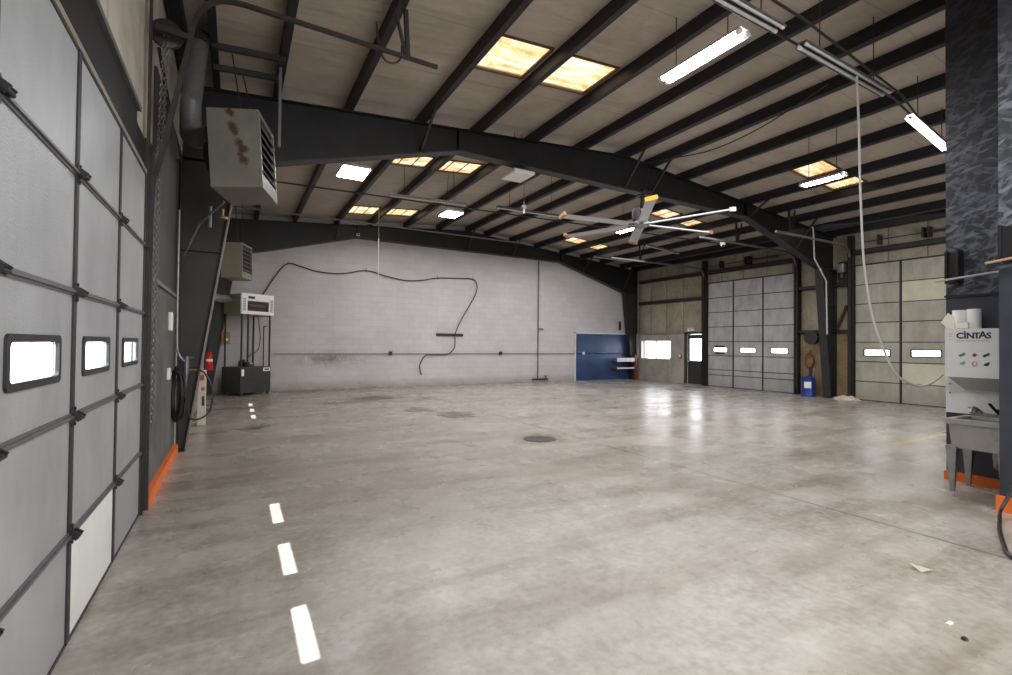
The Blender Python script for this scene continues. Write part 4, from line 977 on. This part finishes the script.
t = thing('dome_camera', 'small white dome camera below the roof in front of the right doors', 'camera', (12.18, 9.14, 4.46)); MB().lathe([(0, .06), (.07, .06), (.075, .02), (.05, -.04), (0, -.06)], (12.18, 9.14, 4.42), 2, 18).build('body', 'white_plastic', t, smooth=True); MB().lathe([(0, .02), (.04, .0), (.03, -.05), (0, -.06)], (12.15, 9.1, 4.40), 2, 14).build('lens', 'black_plastic', t, smooth=True)

# ------------------------------------------------------------------ right column area: motor, reel, drum, rags
t = thing('door_operator', 'grey motor gearbox on the wall right of the right column', 'motor', (XR-.1, 7.70, 3.8))
B(XR-.22, XR-.04, 7.62, 7.80, 3.72, 3.98).build('body', 'galvanized', t, bevel=.02); MB().cyl((XR-.14, 7.71, 3.72), (XR-.14, 7.71, 3.55), .065, 16).build('motor', 'steel_dark', t, smooth=True); B(XR-.04, XR+.02, 7.57, 7.85, 3.45, 4.05).build('mount_plate', 'wood_dark', t)
t = thing('hose_reel', 'dark hose reel mounted on the right column above the blue drum', 'hose reel', (15.35, 8.42, 1.8))
m = MB(); m.lathe([(0, -.10), (.20, -.10), (.21, -.09), (.21, -.075), (.12, -.07), (.12, .07), (.21, .075), (.21, .09), (.20, .10), (0, .10)], (15.33, 8.38, 1.80), 0, 26); m.build('drum', 'black_plastic', t, smooth=True)
m = MB()
for k in range(4): m.lathe([(.125, -.02), (.17, -.02), (.18, 0), (.17, .02), (.125, .02)], (15.28+k*.035, 8.38, 1.80), 0, 24)
m.build('wound_hose', 'black_rubber', t, smooth=True)
B(15.36, 15.5, 8.1, 8.42, 1.76, 1.84).build('arm', 'steel_dark', t)
m = MB()
for k in range(3): m.tube([(15.66-.012*k, 8.64+.15*math.cos(q)*(1-.1*k), 1.08+.24*math.sin(q)*(1-.08*k)) for q in [2*PI*i/22 for i in range(22)]], .010, 6, closed=True)
m.tube([(15.66, 8.64, 1.32), (15.70, 8.64, 1.40), (15.76, 8.64, 1.42)], .010, 6)
tag(m.build('extension_lead', 'wood_shelf', smooth=True), 'reddish coiled extension lead hung on the wall above the blue drum', 'lead')
t = thing('drum', 'blue plastic drum with a white label standing by the right column', 'drum', (15.42, 8.55, 0))
prof = [(0, 0), (.165, 0), (.18, .015), (.18, .05), (.175, .06), (.175, .18), (.183, .19), (.183, .21), (.175, .22), (.175, .38), (.183, .39), (.183, .41), (.175, .42), (.175, .53), (.182, .54), (.182, .575), (.17, .585), (0, .58)]
MB().lathe(prof, (15.42, 8.55, 0), 2, 32).build('body', 'drum_blue', t, smooth=True)
vs = []; n = 10
for i in range(n+1):
    a = math.radians(185-20+i*6+10); vs += [(15.42+.186*math.cos(a), 8.55+.186*math.sin(a), .26), (15.42+.186*math.cos(a), 8.55+.186*math.sin(a), .45)]
MB().add(vs, [(2*i, 2*i+2, 2*i+3, 2*i+1) for i in range(n)]).build('label_sheet', 'white_plastic', t)
MB().cyl((15.36, 8.55, .58), (15.36, 8.55, .61), .03, 12).build('bung', 'black_plastic', t)
t = thing('hand_pump', 'small dark pump standing on the blue drum lid', 'pump', (15.45, 8.5, .58)); MB().cyl((15.47, 8.5, .585), (15.47, 8.5, .80), .035, 12).build('body', 'black_plastic', t); MB().cyl((15.47, 8.5, .80), (15.47, 8.5, .88), .055, 14).build('cap', 'steel_dark', t); MB().tube([(15.47, 8.46, .84), (15.44, 8.40, .86), (15.42, 8.36, .78)], .014, 8).build('spout', 'galvanized', t)
# heap of rags: a crumpled cloth surface
rnd = random.Random(5); m = MB(); nx, ny = 26, 20; vs = []
from mathutils import noise as mnoise
for j in range(ny+1):
    for i in range(nx+1):
        u, v = i/nx*2-1, j/ny*2-1; r2 = (u*u+v*v); hh = max(0, 1-r2)**.7
        p = Vector((15.36+u*.24, 7.46+v*.36, 0)); k = mnoise.noise(p*9)*.5+mnoise.noise(p*21)*.3
        vs.append((p.x+.05*k, p.y+.06*mnoise.noise(p*13+Vector((3, 1, 2))), max(.003, hh*(.11+.11*k)) if r2 < 1.05 else .003))
m.add(vs, [(j*(nx+1)+i, j*(nx+1)+i+1, (j+1)*(nx+1)+i+1, (j+1)*(nx+1)+i) for j in range(ny) for i in range(nx) if ((i+.5)/nx*2-1)**2+((j+.5)/ny*2-1)**2 < 1])
tag(m.build('rag_heap', 'rag_cloth', smooth=True), 'crumpled heap of pale rags on the floor between right column and cream door', 'rags')

# ------------------------------------------------------------------ black clad pillar on the right, with its kick boards
m = MB(); m.box(7.2, 7.7, -3.0, 2.44, 2.1, zd(7.2)+.02); m.box(6.25, 7.2, -3.0, 1.73, 2.25, zd(6.25)+.02)
tag(m.build('wall_partition', 'osb', kind='structure'), 'tall black painted strand-board pillar at the right edge', 'partition')
tag(B(7.2, 7.7, -3.0, 2.44, 0, 2.1).box(6.25, 7.2, -3.0, 1.73, 0, 2.25).build('wall_partition_lower', 'navy_paint', kind='structure'), 'smooth dark blue-grey lower pillar face behind the sink', 'partition')
tag(B(7.18, 7.2, 1.74, 2.45, 2.09, 2.115).build('trim_4', 'black_plastic', kind='structure'), 'thin dark strip where strand board meets the smooth lower face', 'trim')
tag(B(7.165, 7.2, 1.74, 2.45, 0, .10).build('baseboard_pillar', 'orange_paint', kind='structure'), 'orange kick board behind the sink legs', 'baseboard')
tag(B(6.205, 6.25, -3, 1.745, 0, .14).build('baseboard_near', 'orange_paint', kind='structure'), 'orange kick board on the nearest black pillar face', 'baseboard')
def bracket(label, x, dx, y0, y1, z0, z1, rod, mat):
    t = thing('wall_bracket', label, 'bracket', (x, (y0+y1)/2, z0), 'black rod brackets on the pillar')
    B(x-.02, x, y0, y1, z0, z1).build('back_plate', 'black_plastic', t)
    B(x-dx, x-.02, y1-.02, y1, z0, z1).build('side_plate', 'black_plastic', t)
    B(x-dx, x-.02, y0, y0+.02, z0+.03, z1+.02).build('side_plate', 'black_plastic', t)
    B(x-dx, x-.02, y0+.02, y1-.02, z0, z0+.02).build('shelf_plate', 'black_plastic', t)
    B(x-dx*.75, x-dx*.7, y0+.02, y1-.02, z0+.02, z1-.02).build('face_plate', 'black_plastic', t)
    MB().cyl(rod[0], rod[1], .012, 10).build('rod', mat, t, smooth=True)
bracket('black bracket with a pale rod on the pillar above the soap board', 7.2, .16, 2.28, 2.40, 2.24, 2.60, ((6.98, 2.46, 2.265), (7.02, 1.90, 2.325)), 'cable_grey')
bracket('black bracket with a copper rod on the nearest pillar face', 6.25, .13, 1.56, 1.70, 2.31, 2.64, ((6.10, 1.78, 2.30), (6.11, 1.45, 2.345)), 'copper_rod')

# soap dispenser board (white) and its print
t = thing('soap_board', 'white soap dispenser cabinet with printed front above the sink', 'dispenser', (7.08, 2.1, .85))
m = MB().prism([(6.95, 1.19), (6.95, 1.72), (7.199, 1.72), (7.199, 1.19)], 1, 1.735, 2.365); m.build('cabinet', 'sign_white', t)
mb_ = MB().add([(6.952, 2.345, 1.191), (6.952, 1.736, 1.191), (7.159, 2.345, 1.191), (7.159, 1.736, 1.191), (7.11, 2.25, 1.05), (7.11, 1.736, 1.05), (7.159, 2.25, 1.05), (7.159, 1.736, 1.05)], [(0, 1, 5, 4), (0, 4, 6, 2), (1, 3, 7, 5), (4, 5, 7, 6)])
mb_.build('shaded_underside', 'underside_shade_grey', t)  # sloped underside; shade below the cabinet put into its shape and grey
B(7.16, 7.199, 1.735, 2.43, .775, 1.19).build('backsplash', 'sign_white', t)
for z in (1.0, 1.1): MB().cyl((7.165, 2.39, z), (7.15, 2.39, z), .009, 8).build('screw', 'steel_grey', t)
# lettering faces -x; text runs toward -y; glyph outlines become plain mesh
def glyphs(items, x, name, mat, parent):
    mb = MB()
    for ch, size, y, z, off, sx in items:
        cu = bpy.data.curves.new('glyph', 'FONT'); cu.body = ch; cu.size = size; cu.extrude = .0008; cu.offset = off; cu.resolution_u = 3
        o = bpy.data.objects.new('glyph', cu); COL.objects.link(o); bpy.context.view_layer.update()
        me = bpy.data.meshes.new_from_object(o.evaluated_get(bpy.context.evaluated_depsgraph_get()))
        mb.add([(x-v.co.z, y-v.co.x*sx, z+v.co.y) for v in me.vertices], [tuple(p.vertices) for p in me.polygons])
        bpy.data.objects.remove(o); bpy.data.curves.remove(cu); bpy.data.meshes.remove(me)
    return mb.build(name, mat, parent)
TX = 6.9492
glyphs([('C', .088, 2.268, 1.615, .0035, 1), ('I', .088, 2.205, 1.615, .0035, 1), ('.', .088, 2.2065, 1.684, .003, 1), ('N', .088, 2.183, 1.615, .0035, 1), ('T', .088, 2.124, 1.615, .003, 1), ('A', .108, 2.083, 1.615, .003, .95), ('S', .088, 2.022, 1.615, .003, 1)], TX, 'lettering', 'logo_navy', t)
glyphs([('Ready for the Workday', .030, 2.262, 1.580, 0, .93)], TX, 'tagline', 'text_grey', t)
def icon(y, z, mat, kind):
    m = MB(); e = .002; yc_, zc_ = y, z
    if kind == 'bar': m.bar((TX, y+.035, z-.02), (TX, y-.03, z+.02), .003, .032, up=(0, -.5, 1))
    elif kind == 'dia': m.prism([(y-.032, z), (y, z+.03), (y+.032, z), (y, z-.03)], 0, TX-.001, TX+.001)
    elif kind == 'ring': m.tube([(TX, y+.026*math.cos(a), z+.03*math.sin(a)) for a in [2*PI*i/16 for i in range(16)]], .006, 6, closed=True)
    elif kind == 'blob': m.prism([(y-.03, z+.03), (y-.005, z+.02), (y+.03, z-.005), (y+.03, z-.02), (y-.01, z-.028), (y-.03, z-.0)], 0, TX-.001, TX+.001)
    m.v = [Vector((p.x, yc_+(p.y-yc_)*.78, zc_+(p.z-zc_)*.78)) for p in m.v]
    m.build('printed_symbol', mat, t)
icon(2.215, 1.435, 'icon_green', 'bar'); icon(2.115, 1.435, 'icon_red', 'dia'); icon(2.02, 1.435, 'icon_navy', 'bar')
icon(2.215, 1.345, 'icon_teal', 'blob'); icon(2.115, 1.34, 'icon_orange', 'ring'); icon(2.02, 1.34, 'icon_black', 'blob')
for z_ in (1.66, 1.635, 1.60): B(TX-.0005, TX+.001, 2.295, 2.335, z_, z_+.008).build('printed_symbol', 'text_pale', t)
def towel(label, x, y, r, h, kind):
    z0 = 1.722
    t = thing('towel_roll', label, 'paper towels', (x, y, z0), 'paper towels on the soap board')
    MB().lathe([(.018, 0), (r, 0), (r, h), (.018, h), (.018, 0)], (x, y, z0), 2, 24).build('paper', 'white_plastic', t, smooth=True)
    MB().lathe([(.014, 0), (.018, 0), (.018, h+.002), (.014, h+.002), (.014, 0)], (x, y, z0), 2, 14).build('core', 'brown_cap', t)
towel('white paper towel roll standing right on the soap board', 7.07, 2.155, .06, .215, 0)
towel('white paper towel roll standing left of its neighbour on the soap board', 7.10, 2.287, .062, .21, 0)
m = MB(); m.prism([(2.41, 1.80), (2.35, 1.724), (2.29, 1.724), (2.30, 1.86), (2.35, 1.90)], 0, 6.98, 6.99); m.prism([(2.385, 1.724), (2.31, 1.724), (2.32, 1.82), (2.37, 1.80)], 0, 7.01, 7.02)
tag(m.build('paper_sheets', 'paper'), 'crumpled paper sheets leaning at the left end of the soap board', 'paper')
t = thing('soap_bottle', 'small box of wipes in front of the towel rolls', 'box', (6.99, 2.22, 1.722)); B(6.955, 7.0, 2.17, 2.27, 1.722, 1.79).build('body', 'white_plastic', t, bevel=.006); B(6.96, 6.995, 2.18, 2.26, 1.79, 1.796).build('lid', 'offwhite', t)

# utility sink
t = thing('utility_sink', 'stained steel utility sink on tapered legs in front of the black pillar', 'sink', (6.85, 2.0, 0))
x0, x1, y0, y1, zt_, zb_ = 6.60, 7.12, 1.76, 2.22, .77, .46
m = MB(); rim = .035
o_t = [(x0-.03, y0-.0, zt_), (x1, y0, zt_), (x1, y1+.02, zt_), (x0-.03, y1+.02, zt_)]
i_t = [(x0+rim, y0+rim, zt_), (x1-.06, y0+rim, zt_), (x1-.06, y1-rim, zt_), (x0+rim, y1-rim, zt_)]
i_b = [(x0+.09, y0+.08, zb_+.03), (x1-.1, y0+.08, zb_+.03), (x1-.1, y1-.08, zb_+.03), (x0+.09, y1-.08, zb_+.03)]
o_m = [(x0-.03, y0, zt_-.055), (x1, y0, zt_-.055), (x1, y1+.02, zt_-.055), (x0-.03, y1+.02, zt_-.055)]
o_n = [(x0, y0+.0, zt_-.06), (x1, y0, zt_-.06), (x1, y1, zt_-.06), (x0, y1, zt_-.06)]
o_b = [(x0+.05, y0+.05, zb_), (x1-.02, y0+.05, zb_), (x1-.02, y1-.05, zb_), (x0+.05, y1-.05, zb_)]
o_b = [(x0+.02, y0+.0, zb_), (x1-.02, y0+.0, zb_), (x1-.02, y1-.02, zb_), (x0+.02, y1-.02, zb_)]
V = i_b + i_t + o_t + o_m + o_n + o_b; F_ = [(0, 1, 2, 3)]
for k in range(5):
    for i in range(4): F_.append((4*k+i, 4*k+(i+1) % 4, 4*(k+1)+(i+1) % 4, 4*(k+1)+i))
F_.append((20, 23, 22, 21))
m.add(V, F_); m.build('basin', 'stained_steel', t, bevel=.006)
for (x, y) in ((6.64, 2.20), (7.06, 2.20), (6.64, 1.80), (7.06, 1.80)):
    m = MB(); a, b = .045, .016
    m.add([(x-a, y-a, zb_+.02), (x+a, y-a, zb_+.02), (x+a, y+a, zb_+.02), (x-a, y+a, zb_+.02), (x-b, y-b, 0), (x+b, y-b, 0), (x+b, y+b, 0), (x-b, y+b, 0)], [(0,1,2,3),(7,6,5,4),(0,4,5,1),(1,5,6,2),(2,6,7,3),(3,7,4,0)])
    m.build('leg', 'galvanized', t)
m = MB(); m.cyl((6.86, 1.92, zb_), (6.86, 1.92, .36), .03, 12); m.tube([(6.86, 1.92, .36), (6.86, 1.92, .30), (6.90, 1.92, .27), (6.95, 1.92, .30), (6.97, 1.92, .36), (7.16, 1.92, .37)], .024, 10, smooth=4); m.build('drain_trap', 'galvanized', t, smooth=True)
fa = MB(); fa.tube([(7.09, 2.09, .80), (7.04, 2.12, .85), (6.97, 2.13, .87), (6.90, 2.12, .86), (6.86, 2.12, .82)], .013, 10, smooth=5); fa.box(7.06, 7.12, 1.92, 2.18, .77, .805); fa = fa.build('faucet', 'galvanized', t, smooth=True)
m = MB(); m.bar((7.09, 1.96, .80), (7.02, 2.02, .92), .025, .018); m.cyl((7.09, 1.96, .80), (7.09, 1.96, .86), .022, 10); m.build('tap_lever', 'black_plastic', fa)
m = MB(); m.cyl((7.09, 2.15, .80), (7.09, 2.15, .85), .022, 10); m.bar((7.09, 2.15, .85), (7.03, 2.19, .86), .025, .014); m.build('tap_lever', 'galvanized', fa)
# black hose loop hung on the near pillar face
m = MB(); m.tube([(6.22, 1.44, .62), (6.16, 1.57, .38), (6.10, 1.62, .20), (6.0, 1.655, .06), (5.8, 1.605, .017), (5.51, 1.525, .015), (5.12, 1.394, .015), (4.894, 1.296, .015), (4.82, 1.1, .015), (5.2, .85, .015), (5.8, .8, .015), (6.12, .95, .08), (6.2, 1.15, .45)], .0145, 10, closed=True, smooth=6)
tag(m.build('floor_hose', 'black_rubber', smooth=True), 'thick black hose looping onto the floor from the nearest pillar face', 'hose')

# ------------------------------------------------------------------ floor items
t = thing('floor_drain', 'round iron floor drain cover in the middle of the slab', 'drain', (4.25, 6.5, 0))
MB().lathe([(0, 0), (.26, 0), (.26, .006), (.22, .008), (.0, .008)], (4.25, 6.5, 0), 2, 36).build('cover', 'drain_iron', t)
m = MB()
for k in range(-4, 5):
    w = math.sqrt(max(0, .2**2-(k*.04)**2)); m.box(4.25-w, 4.25+w, 6.5+k*.04-.008, 6.5+k*.04+.008, .008, .012)
m.build('grate', 'steel_grey', t)
m = MB(); m.add([(4.03, 1.50, .004), (4.10, 1.46, .02), (4.13, 1.53, .004), (4.06, 1.58, .03)], [(0, 1, 3), (1, 2, 3), (0, 3, 1), (1, 3, 2)])
tag(m.build('paper_scrap', 'paper'), 'torn scrap of pale paper lying on the near right floor', 'paper')
m = MB(); m.box(3.40, 3.45, 1.14, 1.16, 0, .006); tag(m.build('paper_chip', 'paper'), 'small white chip lying on the floor at the lower right', 'paper')
m = MB(); m.lathe([(0, 0), (.016, 0), (.012, .012), (0, .016)], (3.31, 1.05, 0), 2, 10); tag(m.build('pebble', 'black_plastic'), 'small dark pebble near the white chip on the floor', 'pebble')

# ------------------------------------------------------------------ light
w = bpy.data.worlds.new('sky'); scene.world = w; w.use_nodes = True
nt = w.node_tree; nt.nodes.clear()
o = nt.nodes.new('ShaderNodeOutputWorld'); bg = nt.nodes.new('ShaderNodeBackground')
tc = nt.nodes.new('ShaderNodeTexCoord'); sp = nt.nodes.new('ShaderNodeSeparateXYZ'); L(nt, tc.outputs['Generated'], sp.inputs[0])
cr = ramp(nt, sp.outputs[2], [(0.0, (.95, .97, 1.0)), (1.0, (.55, .72, 1.0))]); L(nt, cr, bg.inputs['Color'])
bg.inputs['Strength'].default_value = 6.5; L(nt, bg.outputs[0], o.inputs['Surface'])
sd = bpy.data.lights.new('sun', 'SUN'); sd.energy = 17; sd.angle = math.radians(.55); sd.color = (1, .97, .92)
so = bpy.data.objects.new('sun', sd); COL.objects.link(so)
so.rotation_euler = Vector((1.0, .11, -1.362)).to_track_quat('-Z', 'Y').to_euler()
def area(name, loc, target, sx, sy, power, col=(1, .98, .96)):
    ld = bpy.data.lights.new(name, 'AREA'); ld.shape = 'RECTANGLE'; ld.size = sx; ld.size_y = sy; ld.energy = power; ld.color = col
    ob = bpy.data.objects.new(name, ld); COL.objects.link(ob); ob.location = loc
    ob.rotation_euler = (Vector(target)-Vector(loc)).to_track_quat('-Z', 'Y').to_euler(); return ob
area('fill_front_end', (7.0, -5.8, 2.4), (7.5, 10, 1.6), 13, 4.2, 760, (1, .985, .965))  # added unseen fill just inside the closed front wall, no opening there
area('fill_near', (3.6, .2, 4.85), (3.9, .5, 0), 4, 2, 150, (1, .985, .965))  # added overhead fill for the foreground, no fixture here
area('fill_mid', (7.5, 7.0, 4.6), (7.5, 7, 0), 9, 6, 300, (1, .985, .965))  # added broad fill over the middle bay, not one of the fixtures
area('fill_far', (7.5, 12.8, 4.5), (7.5, 13.2, 0), 10, 4, 215, (1, .985, .965))  # added broad fill over the far bay, not one of the fixtures
area('fill_right', (12.5, 6.0, 4.3), (13.5, 6.5, 0), 4, 6, 20, (1, .985, .965))  # added weak fill for the right side, no fixture here

# ------------------------------------------------------------------ camera
cd = bpy.data.cameras.new('camera'); cam = bpy.data.objects.new('camera', cd); COL.objects.link(cam)
yaw, pit, rol = .507811811, .0139287203, -.0101795922
cy, sy = math.cos(yaw), math.sin(yaw)
x = Vector((cy, -sy, 0)); zf = Vector((sy, cy, 0)); dn = Vector((0, 0, -1))
z2 = zf*math.cos(pit)-dn*math.sin(pit); d2 = dn*math.cos(pit)+zf*math.sin(pit)
x3 = x*math.cos(rol)+d2*math.sin(rol); d3 = d2*math.cos(rol)-x*math.sin(rol)
Mc = Matrix(((x3.x, -d3.x, -z2.x, 0), (x3.y, -d3.y, -z2.y, 0), (x3.z, -d3.z, -z2.z, 1.5), (0, 0, 0, 1)))
cam.matrix_world = Mc
cd.sensor_width = 36; cd.lens = 485.69/1012*36; cd.clip_start = .02; cd.clip_end = 300
scene.camera = cam
scene.view_settings.view_transform = 'Standard'; scene.view_settings.look = 'None'
scene.view_settings.exposure = 0.42
scene.cycles.use_denoising = True
scene.cycles.denoiser = 'OPENIMAGEDENOISE'; scene.cycles.denoising_input_passes = 'RGB_ALBEDO_NORMAL'; scene.cycles.denoising_prefilter = 'ACCURATE'
scene.cycles.sample_clamp_indirect = 3.0; scene.cycles.caustics_reflective = False; scene.cycles.caustics_refractive = False; scene.cycles.blur_glossy = 1.0
scene.cycles.max_bounces = 10; scene.cycles.diffuse_bounces = 6; scene.cycles.transparent_max_bounces = 12
